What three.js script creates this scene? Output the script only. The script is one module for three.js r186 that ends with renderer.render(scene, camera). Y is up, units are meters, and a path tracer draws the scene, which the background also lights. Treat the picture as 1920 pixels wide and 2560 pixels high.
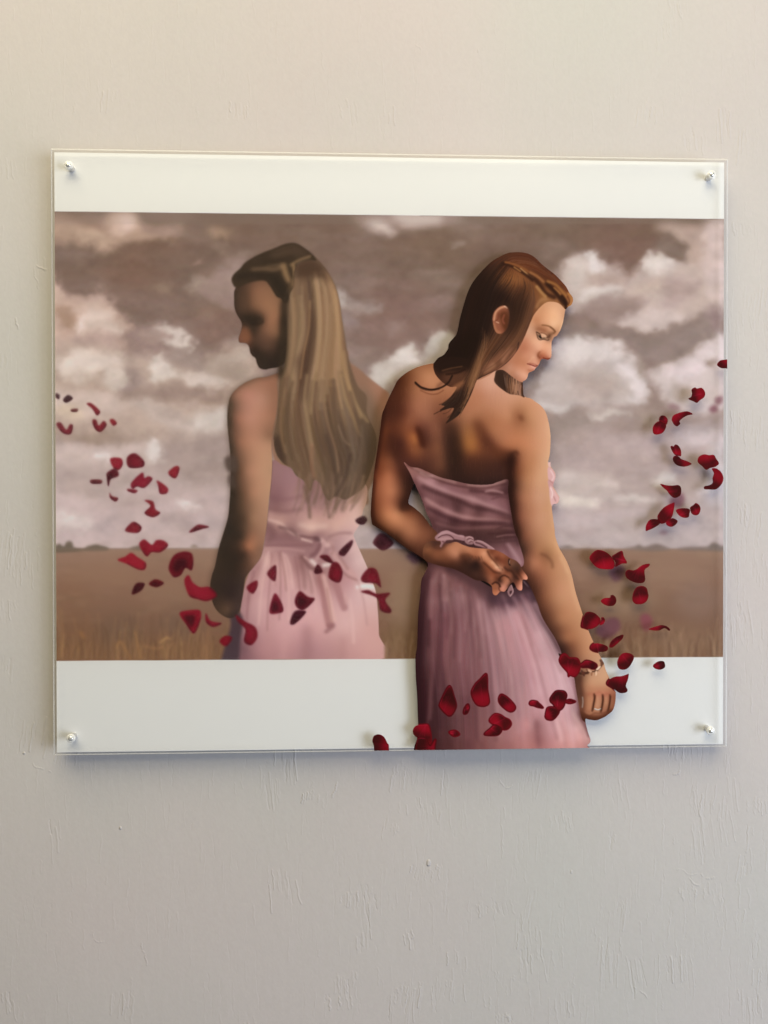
import * as THREE from 'three';
import { RoundedBoxGeometry } from 'three/addons/geometries/RoundedBoxGeometry.js';
import { RectAreaLightUniformsLib } from 'three/addons/lights/RectAreaLightUniformsLib.js';

// ---------------------------------------------------------------- camera, light, exposure
RectAreaLightUniformsLib.init();
const scene = new THREE.Scene();
scene.background = new THREE.Color().setRGB(0, 0, 0);
const camera = new THREE.PerspectiveCamera(65, 3 / 4, 0.05, 30);
camera.rotation.order = 'YXZ';
camera.position.set(-0.05585, -0.07023, 1.06969);
camera.rotation.set(-0.007659, -0.038087, -0.0011725);
const renderer = new THREE.WebGLRenderer({ antialias: true });
renderer.toneMapping = THREE.LinearToneMapping;
renderer.toneMappingExposure = 1;
renderer.shadowMap.enabled = true;
function area(name, rgb, intensity, w, h, from, to) {
  const l = new THREE.RectAreaLight(new THREE.Color().setRGB(...rgb), intensity, w, h);
  l.name = name; l.position.set(...from); l.lookAt(new THREE.Vector3(...to)); scene.add(l);
  return l;
}
area('side_window', [0.88, 0.94, 1.0], 7.3, 0.9, 1.6, [2.6, -0.15, 1.9], [0, 0, 0]);
area('ceiling_lamp', [1.0, 0.895, 0.63], 6.1, 3.4, 2.2, [-0.5, 2.45, 1.75], [-0.1, 0.2, 0]);
area('room_window', [0.77, 0.85, 1.0], 5.6, 2.6, 2.6, [3.3, -0.9, 2.6], [0, -0.1, 0]);

// ---------------------------------------------------------------- helpers
const W = 0.9, H = 0.7947, GAP = 0.011, WALL_Z = -0.030;
let seed = 7;
const rnd = () => { seed = (seed + 0x6d2b79f5) | 0; let t = Math.imul(seed ^ (seed >>> 15), 1 | seed); t = (t + Math.imul(t ^ (t >>> 7), 61 | t)) ^ t; return ((t ^ (t >>> 14)) >>> 0) / 4294967296; };
const hash = (x, y) => { let h = Math.imul(x | 0, 374761393) + Math.imul(y | 0, 668265263); h = Math.imul(h ^ (h >>> 13), 1274126177); return ((h ^ (h >>> 16)) >>> 0) / 4294967296; };
const noise = (x, y) => {
  const i = Math.floor(x), j = Math.floor(y), u = x - i, v = y - j, s = u * u * (3 - 2 * u), t = v * v * (3 - 2 * v);
  return (hash(i, j) * (1 - s) + hash(i + 1, j) * s) * (1 - t) + (hash(i, j + 1) * (1 - s) + hash(i + 1, j + 1) * s) * t;
};
const fbm = (x, y, n = 4) => { let a = 0, k = 0.5; for (let i = 0; i < n; i++, k *= 0.5, x = x * 2.03 + 17, y = y * 2.03 + 5) a += k * noise(x, y); return a; };
function obj(name, geometry, material, parent) {
  const m = new THREE.Mesh(geometry, material);
  m.name = name; m.castShadow = m.receiveShadow = true; parent.add(m);
  return m;
}

// ---------------------------------------------------------------- wall
{
  // plaster relief: trowel skim plus brushed and dragged ridges, most of them upright
  const N = 2048, SX = 1.5, SY = 1.9, c = document.createElement('canvas');
  c.width = N; c.height = N;
  const g = c.getContext('2d');
  g.fillStyle = 'rgb(110,110,110)'; g.fillRect(0, 0, N, N);
  const px = (x) => (x / SX + 0.5) * N, py = (y) => (0.5 - y / SY) * N;
  const where = (x, y) => { // how rough the coat is here: smooth sweep at upper left, brushed lower right
    const d = 0.16 + 0.5 * Math.max(0, Math.min(1, (x + 0.28) / 0.35)) * Math.max(0, Math.min(1, (0.35 - y) / 0.5)) + 0.35 * Math.max(0, Math.min(1, (x - 0.35) / 0.15)) * Math.max(0, Math.min(1, (0.45 - y) / 0.5));
    return d * (0.25 + 1.5 * Math.max(0, fbm(x * 7 + 9, y * 6 + 4, 3) - 0.22));
  };
  const ridge = (x, y, len, lean, wide, tone, a) => {
    g.strokeStyle = 'rgba(' + tone + ',' + tone + ',' + tone + ',' + a.toFixed(3) + ')'; g.lineWidth = wide; g.lineCap = 'round';
    g.beginPath(); g.moveTo(px(x), py(y)); let a_ = x, b_ = y;
    for (let k = 1; k <= 5; k++) { a_ = x + lean * len * (k / 5) + (rnd() - 0.5) * 0.0022; b_ = y - (len * k) / 5; g.lineTo(px(a_), py(b_)); }
    g.stroke();
  };
  for (let i = 0; i < 9000; i++) { // fine brush lines everywhere
    const x = (rnd() - 0.5) * SX, y = (rnd() - 0.5) * SY, w = where(x, y);
    if (rnd() < 0.25 + w) ridge(x, y, 0.006 + 0.03 * rnd(), (rnd() - 0.5) * 0.2, 1 + 1.6 * rnd(), rnd() < 0.6 ? 230 : 20, (0.05 + 0.16 * rnd()) * (0.5 + w));
  }
  for (let i = 0; i < 900; i++) { // dabs: bundles of side-by-side ridges
    const x = (rnd() - 0.5) * SX, y = (rnd() - 0.5) * SY, w = where(x, y), n = 4 + Math.floor(rnd() * 9), lean = (rnd() - 0.5) * 0.35, tall = 0.012 + 0.035 * rnd(), pitch = 0.0025 + 0.003 * rnd();
    if (rnd() > w * 1.5) continue;
    for (let k = 0; k < n; k++) { const u = (k - n / 2) * pitch * (0.7 + 0.6 * rnd()); ridge(x + u, y + (rnd() - 0.5) * tall * 0.7, tall * (0.35 + 0.8 * rnd()), lean + (rnd() - 0.5) * 0.12 + u * 2, 1.3 + 1.8 * rnd(), rnd() < 0.75 ? 240 : 25, 0.12 + 0.36 * rnd() * rnd()); }
  }
  for (let i = 0; i < 340; i++) { // broken trowel edges
    const x = (rnd() - 0.5) * SX, y = (rnd() - 0.5) * SY;
    if (rnd() > where(x, y) * 1.1 + 0.04) continue;
    g.strokeStyle = 'rgba(235,235,235,' + (0.1 + 0.28 * rnd()).toFixed(3) + ')'; g.lineWidth = 1.2 + 1.4 * rnd();
    let a = x, b = y, th = -1.57 + (rnd() - 0.5) * 2.2; const n = 3 + Math.floor(rnd() * 7);
    for (let k = 0; k < n; k++) { th += (rnd() - 0.5) * 1.3; const a2 = a + Math.cos(th) * 0.0035, b2 = b + Math.sin(th) * 0.0035; if (rnd() < 0.8) { g.beginPath(); g.moveTo(px(a), py(b)); g.lineTo(px(a2), py(b2)); g.stroke(); } a = a2; b = b2; }
  }
  for (let i = 0; i < 26; i++) { // specks
    g.fillStyle = 'rgba(255,255,255,' + (0.3 + 0.5 * rnd()) + ')';
    g.beginPath(); g.ellipse(rnd() * N, rnd() * N, 1.2 + 1.2 * rnd(), 1.5 + 2 * rnd(), 0, 0, 7); g.fill();
  }
  g.fillStyle = 'rgb(255,255,255)'; g.beginPath(); g.ellipse(px(0.047), py(-0.562), 3.2, 4.6, 0.1, 0, 7); g.fill();
  const im = g.getImageData(0, 0, N, N), D = im.data;
  for (let j = 0; j < N; j++) for (let i = 0; i < N; i++) {
    const q = (j * N + i) * 4, n = (fbm(i / 190, j / 230, 4) - 0.47) * 120 + (noise(i / 3.1, j / 3.4) - 0.5) * 7 + (noise(i / 9, j / 26) - 0.5) * 10;
    D[q] = D[q + 1] = D[q + 2] = Math.max(0, Math.min(255, D[q] + n));
  }
  g.putImageData(im, 0, 0);
  const bump = new THREE.CanvasTexture(c);
  // paint colour: one greige coat with faint roller mottling
  const P = 512, d = new Uint8Array(P * P * 4);
  for (let j = 0; j < P; j++) for (let i = 0; i < P; i++) {
    const q = (j * P + i) * 4, a = (fbm(i / 60, j / 60, 3) - 0.45) * 9, b = (fbm(i / 85 + 40, j / 85, 2) - 0.38) * 8, e = (hash(i, j) - 0.5) * 3;
    d[q] = 189 + a * 0.5 + b + e; d[q + 1] = 184 + a * 0.5 - b * 0.3 + e; d[q + 2] = 183 + a * 0.5 + b * 0.2 + e; d[q + 3] = 255;
  }
  const paint = new THREE.DataTexture(d, P, P); paint.colorSpace = THREE.SRGBColorSpace; paint.magFilter = THREE.LinearFilter; paint.needsUpdate = true;
  const m = new THREE.MeshStandardMaterial({ map: paint, bumpMap: bump, bumpScale: 0.0021, roughness: 0.82 });
  const wall = new THREE.Mesh(new THREE.BoxGeometry(SX, SY, 0.1), m);
  wall.position.set(0, 0, WALL_Z - 0.05); wall.name = 'wall'; wall.castShadow = wall.receiveShadow = true;
  wall.userData = { kind: 'structure', label: 'greige painted plaster wall with upright brushed ridges', category: 'wall' };
  scene.add(wall);
}

// ---------------------------------------------------------------- the prints: a small painter
// The picture is drawn in a tracing grid X0..X0+TW by Y0..Y0+TH, then squared up to the real sheet.
const X0 = 110, Y0 = 350, TW = 1730, TH = 1560;
const frame = (x0, y0, s) => (a) => a.map((v, i) => (i % 2 ? y0 : x0) + v * s);
const K1 = frame(120, 510, 0.30139), K2 = frame(120, 960, 0.30139), K3 = frame(120, 1260, 0.30139), K4 = frame(540, 560, 0.30139), K5 = frame(520, 920, 0.30139), K6 = frame(520, 1260, 0.30139), K7 = frame(820, 510, 0.30139);
const R1 = frame(1320, 510, 0.30139), R2 = frame(1320, 960, 0.30139), R3 = frame(1380, 1340, 0.26522), R4 = frame(1030, 600, 0.27125), R5 = frame(900, 900, 0.31344), R6 = frame(900, 1300, 0.31344), R7 = frame(1300, 1600, 0.19289), BB = frame(900, 1780, 0.36166), ID = (a) => a;
const css = (h, a = 1) => 'rgba(' + (h >> 16) + ',' + ((h >> 8) & 255) + ',' + (h & 255) + ',' + a + ')';
class Painter {
  constructor(k) {
    this.k = k; this.c = document.createElement('canvas'); this.c.width = Math.round(TW * k); this.c.height = Math.round(TH * k);
    this.g = this.c.getContext('2d'); this.g.setTransform(k, 0, 0, k, -X0 * k, -Y0 * k); this.g.lineCap = this.g.lineJoin = 'round';
  }
  path(p, closed = true) {
    const g = this.g, n = p.length / 2, at = (i) => (closed ? (i + n) % n : Math.max(0, Math.min(n - 1, i))) * 2;
    g.beginPath(); g.moveTo(p[0], p[1]);
    for (let i = 0; i < (closed ? n : n - 1); i++) {
      const a = at(i - 1), b = at(i), c = at(i + 1), d = at(i + 2);
      g.bezierCurveTo(p[b] + (p[c] - p[a]) / 6, p[b + 1] + (p[c + 1] - p[a + 1]) / 6, p[c] - (p[d] - p[b]) / 6, p[c + 1] - (p[d + 1] - p[b + 1]) / 6, p[c], p[c + 1]);
    }
    if (closed) g.closePath();
  }
  blur(b) { this.g.filter = b ? 'blur(' + (b * this.k).toFixed(2) + 'px)' : 'none'; }
  near(p, m, draw) { // keep a soft stroke's layer to its own neighbourhood
    let x0 = 1e9, y0 = 1e9, x1 = -1e9, y1 = -1e9;
    for (let i = 0; i < p.length; i += 2) { x0 = Math.min(x0, p[i]); x1 = Math.max(x1, p[i]); y0 = Math.min(y0, p[i + 1]); y1 = Math.max(y1, p[i + 1]); }
    this.g.save(); this.g.beginPath(); this.g.rect(x0 - m, y0 - m, x1 - x0 + 2 * m, y1 - y0 + 2 * m); this.g.clip(); draw(); this.g.restore();
  }
  fill(p, col, blur = 0, a = 1) {
    const draw = () => { this.blur(blur); this.g.fillStyle = css(col, a); this.path(p); this.g.fill(); this.blur(0); };
    if (blur) this.near(p, blur * 3 + 14, draw); else draw();
  }
  line(p, col, w, blur = 0, a = 1) {
    const draw = () => { this.blur(blur); this.g.strokeStyle = css(col, a); this.g.lineWidth = w; this.path(p, false); this.g.stroke(); this.blur(0); };
    if (blur) this.near(p, blur * 3 + w + 8, draw); else draw();
  }
  within(p, draw) { this.g.save(); this.path(p); this.g.clip(); draw(); this.g.restore(); }
  // smooth colour field through given points (x, y, r, g, b), laid inside an outline
  field(p, pts, { c = 5, ridge = 0.012, step = 4 } = {}) {
    const n = pts.length / 5, A = [], at = (i) => [pts[i * 5], pts[i * 5 + 1]], ph = (dx, dy) => -Math.sqrt(dx * dx + dy * dy + c * c) / 100, mean = [0, 1, 2].map((k) => { let m = 0; for (let i = 0; i < n; i++) m += pts[i * 5 + 2 + k] / n; return m; });
    for (let i = 0; i < n; i++) { const r = new Float64Array(n + 3), [x, y] = at(i); for (let j = 0; j < n; j++) { const [u, v] = at(j); r[j] = ph(x - u, y - v) + (i === j ? ridge : 0); } for (let k = 0; k < 3; k++) r[n + k] = pts[i * 5 + 2 + k] - mean[k]; A.push(r); }
    for (let i = 0; i < n; i++) { // elimination with pivoting
      let m = i; for (let j = i + 1; j < n; j++) if (Math.abs(A[j][i]) > Math.abs(A[m][i])) m = j;
      [A[i], A[m]] = [A[m], A[i]];
      for (let j = i + 1; j < n; j++) { const f = A[j][i] / A[i][i]; if (f) for (let q = i; q < n + 3; q++) A[j][q] -= f * A[i][q]; }
    }
    const wt = [0, 1, 2].map(() => new Float64Array(n));
    for (let k = 0; k < 3; k++) for (let i = n - 1; i >= 0; i--) { let v = A[i][n + k]; for (let j = i + 1; j < n; j++) v -= A[i][j] * wt[k][j]; wt[k][i] = v / A[i][i]; }
    const xs = p.filter((_, i) => i % 2 === 0), ys = p.filter((_, i) => i % 2), x0 = Math.min(...xs) - 12, y0 = Math.min(...ys) - 12, x1 = Math.max(...xs) + 12, y1 = Math.max(...ys) + 12;
    const w = Math.ceil((x1 - x0) / step), h = Math.ceil((y1 - y0) / step), s = document.createElement('canvas'); s.width = w; s.height = h;
    const sg = s.getContext('2d'), im = sg.createImageData(w, h);
    for (let j = 0; j < h; j++) for (let i = 0; i < w; i++) {
      const x = x0 + (i + 0.5) * step, y = y0 + (j + 0.5) * step; let r = mean[0], g = mean[1], b = mean[2];
      for (let q = 0; q < n; q++) { const k = ph(x - pts[q * 5], y - pts[q * 5 + 1]); r += k * wt[0][q]; g += k * wt[1][q]; b += k * wt[2][q]; }
      const o = (j * w + i) * 4; im.data[o] = Math.max(24, Math.min(236, r)); im.data[o + 1] = Math.max(16, Math.min(226, g)); im.data[o + 2] = Math.max(14, Math.min(220, b)); im.data[o + 3] = 255;
    }
    sg.putImageData(im, 0, 0);
    const g = this.g; g.save(); this.path(p); g.clip(); g.imageSmoothingEnabled = true; g.imageSmoothingQuality = 'high'; g.filter = 'blur(' + (step * 0.7 * this.k).toFixed(1) + 'px)';
    g.drawImage(s, x0, y0, w * step, h * step); g.restore();
  }
  // strands between guide curves; cols are [t, r, g, b] across
  strands(guides, n, cols, { w = [0.8, 2], al = [0.25, 0.6], jit = 14, from = 0, to = 1, wob = 3, blur = 0 } = {}) {
    const G = guides.map((p) => { const v = []; for (let i = 0; i < p.length; i += 2) v.push(new THREE.Vector2(p[i], p[i + 1])); return new THREE.SplineCurve(v).getPoints(28); });
    this.blur(blur);
    for (let i = 0; i < n; i++) {
      const t = rnd(), q = t * (G.length - 1), a = Math.min(G.length - 2, Math.floor(q)), f = q - a, s0 = from + (to - from) * rnd() * 0.45, s1 = to - (to - from) * rnd() * 0.35;
      let k = 0; while (k < cols.length - 2 && cols[k + 1][0] < t) k++;
      const u = Math.max(0, Math.min(1, (t - cols[k][0]) / (cols[k + 1][0] - cols[k][0]))), d = (rnd() - 0.5) * jit * 2, col = [1, 2, 3].map((c) => Math.max(0, Math.min(255, cols[k][c] * (1 - u) + cols[k + 1][c] * u + d)));
      const ph = rnd() * 9, off = (rnd() - 0.5) * wob;
      this.g.strokeStyle = 'rgba(' + col.map((c) => Math.round(c)).join(',') + ',' + (al[0] + (al[1] - al[0]) * rnd()).toFixed(3) + ')';
      this.g.lineWidth = w[0] + (w[1] - w[0]) * rnd(); this.g.beginPath();
      for (let m = 0; m <= 28; m++) {
        const s = m / 28; if (s < s0 || s > s1) continue;
        const x = G[a][m].x * (1 - f) + G[a + 1][m].x * f + off + Math.sin(s * 5 + ph) * wob * 0.5, y = G[a][m].y * (1 - f) + G[a + 1][m].y * f;
        this.g.lineTo(x, y);
      }
      this.g.stroke();
    }
    this.blur(0);
  }
}

// ---------------------------------------------------------------- back print: sky, wheat field, second figure, drifting petals
const back = new Painter(0.6);
{
  const b = back, g = b.g;
  g.fillStyle = 'rgb(255,255,255)'; g.fillRect(X0, Y0, TW, TH);
  const sheet = [X0, 527.5, X0 + TW, 547.5, X0 + TW, 1643, X0, 1653.5];
  g.save(); g.beginPath(); g.moveTo(sheet[0], sheet[1]); g.lineTo(sheet[2], sheet[3]); g.lineTo(sheet[4], sheet[5]); g.lineTo(sheet[6], sheet[7]); g.closePath(); g.clip();
  const lg = g.createLinearGradient(0, 530, 0, 1380);
  lg.addColorStop(0, 'rgb(124,104,91)'); lg.addColorStop(0.3, 'rgb(134,113,103)'); lg.addColorStop(0.55, 'rgb(154,135,126)'); lg.addColorStop(0.8, 'rgb(180,163,156)'); lg.addColorStop(1, 'rgb(180,163,158)');
  g.fillStyle = lg; g.fillRect(X0, 500, TW, 900);
  // reddish and olive drifts in the dark sky
  for (const [x, y, rx, ry, c, a] of [[330, 680, 80, 60, 0x82604f, 0.35], [400, 600, 90, 40, 0x7c6250, 0.3], [1000, 800, 120, 90, 0x8e6f66, 0.35], [1100, 640, 90, 80, 0x7e6a58, 0.4], [1560, 620, 110, 60, 0x8a6a60, 0.4], [1400, 570, 90, 40, 0x786a5a, 0.4]]) b.fill([x - rx, y, x, y - ry, x + rx, y, x, y + ry], c, 30, a);
  const cl = (p, c, bl = 8, a = 0.95) => b.fill(p, c, bl, a);
  // upper left
  cl(K1([40, 90, 200, 110, 330, 150, 430, 130, 520, 70, 700, 70, 770, 150, 880, 230, 1100, 180, 1120, 230, 1000, 280, 880, 300, 650, 330, 560, 370, 480, 410, 380, 360, 300, 310, 40, 300]), 0xb39a87, 9);
  cl(K1([60, 100, 380, 90, 470, 190, 400, 210, 200, 160, 60, 130]), 0x8d7464, 10, 0.75);
  cl(K1([520, 90, 700, 80, 740, 180, 660, 240, 480, 260, 540, 180]), 0xc9b09f, 10, 0.9); cl(K1([600, 110, 690, 100, 710, 180, 640, 200]), 0xd6bdb0, 7, 0.7);
  cl(K1([100, 170, 250, 200, 420, 260, 480, 330, 380, 320, 240, 240]), 0xbfa794, 9, 0.8);
  cl(K1([780, 190, 1060, 190, 1090, 230, 900, 260]), 0xa58d80, 9, 0.9);
  cl(K1([1340, 200, 1460, 200, 1530, 240, 1420, 290, 1350, 260]), 0xab907b, 8); cl(K1([1190, 460, 1240, 435, 1280, 470, 1220, 490]), 0xa88c80, 6, 0.8);
  cl(K1([1400, 340, 1460, 340, 1480, 390, 1420, 400]), 0x978374, 8, 0.7);
  cl(K1([820, 690, 980, 650, 1060, 700, 900, 730]), 0x958170, 10, 0.9); cl(K1([1130, 650, 1270, 620, 1310, 670, 1220, 700]), 0xa99889, 8, 0.9);
  cl(K1([1300, 620, 1500, 480, 1659, 400, 1659, 640, 1560, 740, 1560, 850, 1400, 850, 1260, 740]), 0xa99389, 14, 0.8);
  cl(K1([1270, 910, 1350, 880, 1380, 920, 1300, 970]), 0xa18d7f, 8, 0.8);
  cl(K1([1230, 900, 1500, 850, 1600, 960, 1580, 1120, 1300, 1160]), 0x8a7064, 16, 0.7);
  // big cloud, left
  cl(K1([0, 520, 90, 620, 150, 740, 280, 790, 380, 760, 440, 710, 475, 770, 560, 880, 650, 950, 720, 1040, 660, 1120, 600, 1220, 0, 1260]), 0xc4ab9c, 7);
  cl(K1([200, 1010, 230, 930, 340, 850, 470, 860, 600, 980, 650, 1060, 600, 1110, 400, 1060]), 0xd2bfb2, 9); cl(K1([220, 1030, 235, 960, 275, 960, 270, 1040]), 0xdccbc2, 5, 0.9);
  cl(K1([70, 880, 200, 900, 200, 1000, 150, 1070, 80, 1000]), 0xa38874, 9, 0.9); cl(K1([190, 1090, 400, 1070, 560, 1110, 580, 1190, 380, 1200, 230, 1190]), 0xb09a90, 9, 0.9);
  cl(K1([40, 600, 100, 700, 120, 820, 40, 860]), 0xcdb4a4, 8, 0.8);
  // lower left banks
  cl(K1([0, 1200, 560, 1200, 700, 1260, 880, 1230, 980, 1300, 1240, 1330, 1480, 1160, 1700, 1200, 1700, 1900, 0, 1900]), 0xb8a497, 12);
  cl(K1([660, 1060, 900, 1030, 1000, 1110, 960, 1200, 900, 1240, 640, 1220]), 0x9b867c, 9, 0.9); cl(K1([760, 1080, 900, 1060, 980, 1120, 860, 1160]), 0xa99389, 8, 0.8);
  cl(K1([880, 1040, 990, 995, 1090, 1030, 1165, 1060, 1150, 1095, 1225, 1130, 1205, 1180, 1140, 1228, 1040, 1205, 960, 1140, 1010, 1110, 960, 1060]), 0xd8cabe, 7, 0.9);
  cl(K1([1090, 1100, 1160, 1105, 1130, 1150, 1090, 1130]), 0xa5938a, 4, 0.8);
  cl(K1([60, 1310, 260, 1230, 520, 1215, 640, 1330, 540, 1310, 430, 1390, 300, 1450, 180, 1420]), 0xd8c8bc, 9); cl(K1([430, 1400, 560, 1340, 700, 1480, 560, 1540]), 0xd0c1b5, 8, 0.95);
  cl(K1([850, 1490, 880, 1270, 950, 1290, 1090, 1430, 960, 1450]), 0xd3c5b9, 6); cl(K1([1080, 1440, 1230, 1370, 1420, 1440, 1550, 1510, 1300, 1530]), 0xd2c2b7, 7);
  cl(K1([1290, 1300, 1420, 1240, 1660, 1180, 1660, 1300, 1400, 1330]), 0xc3b2a6, 9, 0.9);
  cl(K1([630, 1330, 740, 1380, 780, 1480, 700, 1570, 610, 1540, 690, 1450]), 0x93817a, 9, 0.9); cl(K1([980, 1250, 1230, 1230, 1280, 1370, 1100, 1360]), 0xa5938a, 10, 0.8); cl(K1([1270, 1350, 1640, 1330, 1640, 1480, 1480, 1440]), 0xa8978b, 10, 0.8);
  cl(K1([540, 1570, 900, 1520, 1200, 1500, 1500, 1570, 1460, 1640, 900, 1640, 600, 1620]), 0x998579, 10, 0.9);
  cl(K2([0, 40, 480, 50, 640, 180, 560, 240, 0, 250]), 0xc9b7ac, 10, 0.9); cl(K2([60, 190, 200, 170, 340, 230, 240, 270, 60, 270]), 0xcebaa2, 10, 0.7);
  cl(K2([640, 160, 900, 150, 1100, 240, 1500, 200, 1500, 380, 1300, 440, 1050, 380, 880, 300]), 0xc0b0a6, 12, 0.95); cl(K2([1190, 250, 1500, 220, 1440, 380, 1240, 360]), 0xd4c8c0, 9);
  cl(K2([0, 370, 240, 410, 480, 390, 700, 440, 950, 440, 760, 490, 480, 500, 150, 450, 0, 440]), 0x988579, 9, 0.85); cl(K2([880, 200, 1100, 260, 1060, 310, 920, 260]), 0xa59489, 9, 0.7);
  cl(K2([0, 490, 400, 500, 900, 480, 980, 560, 940, 660, 700, 720, 0, 680]), 0xc3b1a9, 11, 0.95); cl(K2([370, 580, 480, 570, 490, 640, 390, 640]), 0xd6cac3, 6, 0.9); cl(K2([840, 500, 940, 490, 970, 600, 870, 650]), 0xd8cdc6, 7);
  cl(K2([1000, 450, 1300, 420, 1520, 380, 1520, 880, 1250, 860, 1080, 640]), 0xa5938b, 16, 0.85); cl(K2([150, 680, 480, 680, 540, 880, 300, 880, 80, 780]), 0xb2a099, 14, 0.9);
  cl(K2([0, 880, 400, 920, 900, 860, 1520, 900, 1520, 1380, 0, 1380]), 0xbfaca7, 14, 0.95);
  cl(K2([40, 1100, 200, 1080, 420, 1140, 180, 1210, 60, 1180]), 0xd2c3bc, 9); cl(K2([1040, 980, 1150, 980, 1250, 1035, 1140, 1040]), 0xd9ccc6, 6); cl(K2([380, 1130, 560, 1110, 560, 1190, 420, 1190]), 0xb0a09c, 9, 0.8); cl(K2([40, 880, 420, 940, 420, 980, 60, 940]), 0xcab7b2, 9, 0.7); cl(K2([940, 1100, 1500, 1080, 1500, 1180, 960, 1180]), 0xb3a29e, 10, 0.7);
  // middle
  cl(K7([240, 90, 960, 80, 1120, 120, 1100, 150, 960, 170, 700, 200, 560, 210, 500, 250, 380, 230, 280, 180]), 0xa58f85, 11); cl(K7([540, 80, 920, 85, 930, 160, 760, 185, 640, 180]), 0xccbab0, 9); cl(K7([300, 160, 420, 130, 530, 200, 500, 240, 400, 215]), 0xcabab0, 9, 0.95);
  cl(K7([1010, 320, 1080, 305, 1160, 335, 1080, 350]), 0xa39085, 6, 0.9);
  cl(K7([60, 700, 120, 760, 220, 810, 380, 810, 490, 845, 380, 880, 110, 860]), 0xab9c94, 9); cl(K7([80, 720, 130, 780, 130, 860, 90, 850]), 0xc2b5ad, 6); cl(K7([100, 900, 240, 930, 240, 980, 110, 980]), 0xa49590, 9, 0.8); cl(K7([490, 1030, 560, 990, 690, 1000, 560, 1060]), 0x9b877f, 9, 0.8);
  cl(K7([380, 1450, 440, 1310, 540, 1240, 660, 1180, 740, 1170, 780, 1260, 840, 1170, 880, 1090, 960, 1060, 1020, 1090, 1100, 1200, 900, 1320, 730, 1390, 560, 1500, 490, 1620, 380, 1560]), 0xc2b5ab, 8); cl(K7([480, 1300, 560, 1240, 690, 1185, 760, 1220, 740, 1310, 600, 1340]), 0xdad0c6, 7); cl(K7([860, 1130, 960, 1075, 1010, 1110, 980, 1180, 880, 1230]), 0xcac0b5, 7, 0.9); cl(K7([360, 1390, 500, 1400, 540, 1480, 420, 1500]), 0xcdc3ba, 9, 0.9); cl(K7([780, 1250, 830, 1220, 840, 1300, 780, 1320]), 0xaea098, 8, 0.7);
  // right
  cl(R1([220, 570, 330, 480, 400, 415, 480, 410, 560, 390, 615, 450, 670, 505, 760, 495, 840, 585, 950, 490, 995, 400, 1090, 378, 1135, 450, 1300, 430, 1400, 340, 1620, 330, 1640, 1000, 1450, 930, 1300, 980, 1000, 1060, 760, 1010, 540, 960, 400, 910, 300, 900]), 0xc2b0a7, 8);
  cl(R1([490, 410, 560, 388, 610, 440, 655, 500, 600, 545, 510, 540]), 0xdcd2cb, 6); cl(R1([990, 410, 1060, 380, 1110, 400, 1140, 450, 1220, 520, 1150, 560, 1010, 540, 950, 530]), 0xd8ccc4, 8); cl(R1([440, 720, 700, 670, 820, 720, 640, 785, 460, 800]), 0xd8ccc4, 9); cl(R1([290, 560, 460, 450, 500, 600, 400, 720, 320, 680]), 0xcfc2b9, 9, 0.9);
  cl(R1([560, 620, 760, 540, 870, 620, 620, 680]), 0xae9a90, 9, 0.9); cl(R1([1180, 590, 1420, 640, 1350, 780, 1100, 880, 1160, 720]), 0xb29e97, 12, 0.9); cl(R1([1480, 480, 1640, 420, 1640, 840, 1520, 800]), 0xd6c3bd, 10, 0.85); cl(R1([860, 720, 1000, 620, 1120, 640, 1040, 760, 900, 840]), 0xc8b4a8, 10, 0.7);
  cl(R1([1050, 190, 1180, 150, 1420, 190, 1640, 130, 1640, 520, 1300, 440, 1320, 350, 1250, 280, 1150, 250]), 0xbaa599, 10, 0.95); cl(R1([1470, 180, 1640, 140, 1640, 600, 1500, 560]), 0xd3c1ba, 12, 0.85); cl(R1([1300, 190, 1440, 200, 1400, 300, 1310, 280]), 0xb29c90, 9, 0.7);
  cl(R1([1080, 260, 1170, 265, 1310, 345, 1300, 440, 1140, 420, 1060, 340]), 0x87756a, 8);
  cl(R1([320, 970, 560, 820, 880, 770, 970, 880, 760, 980, 560, 1010, 280, 1090]), 0x9a867e, 12, 0.9);
  cl(R1([560, 1010, 660, 980, 720, 1030, 600, 1050]), 0xa8958d, 8, 0.8);
  cl(R1([760, 970, 1040, 880, 1290, 930, 1240, 995, 980, 1035, 860, 1000]), 0xcbbbb3, 8);
  cl(R1([980, 1080, 1300, 1000, 1500, 890, 1610, 930, 1600, 1120, 1400, 1180, 1250, 1310, 1130, 1340, 900, 1260, 840, 1160, 500, 1110, 240, 1120, 280, 1030, 560, 1040]), 0x95857b, 10, 0.95);
  cl(R1([1480, 880, 1610, 900, 1600, 1100, 1530, 1080]), 0xa08a8a, 10, 0.7);
  cl(R1([200, 1170, 400, 1120, 460, 1085, 510, 1140, 780, 1165, 830, 1240, 930, 1300, 985, 1440, 1005, 1560, 960, 1640, 760, 1690, 60, 1690, 60, 1560, 180, 1300]), 0xc3b5af, 8); cl(R1([220, 1190, 460, 1105, 520, 1160, 760, 1185, 810, 1260, 640, 1290, 440, 1290, 360, 1350]), 0xd8ccc6, 9); cl(R1([690, 1320, 860, 1335, 965, 1470, 995, 1580, 940, 1645, 860, 1620, 880, 1500, 780, 1400]), 0xddd1cd, 8); cl(R1([360, 1430, 620, 1420, 760, 1520, 640, 1640, 400, 1600]), 0xb2a299, 12, 0.9); cl(R1([0, 1440, 120, 1440, 120, 1510, 0, 1520]), 0xa7978d, 9); cl(R1([880, 1300, 960, 1290, 1000, 1400, 960, 1440]), 0xa49388, 8, 0.8);
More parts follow.
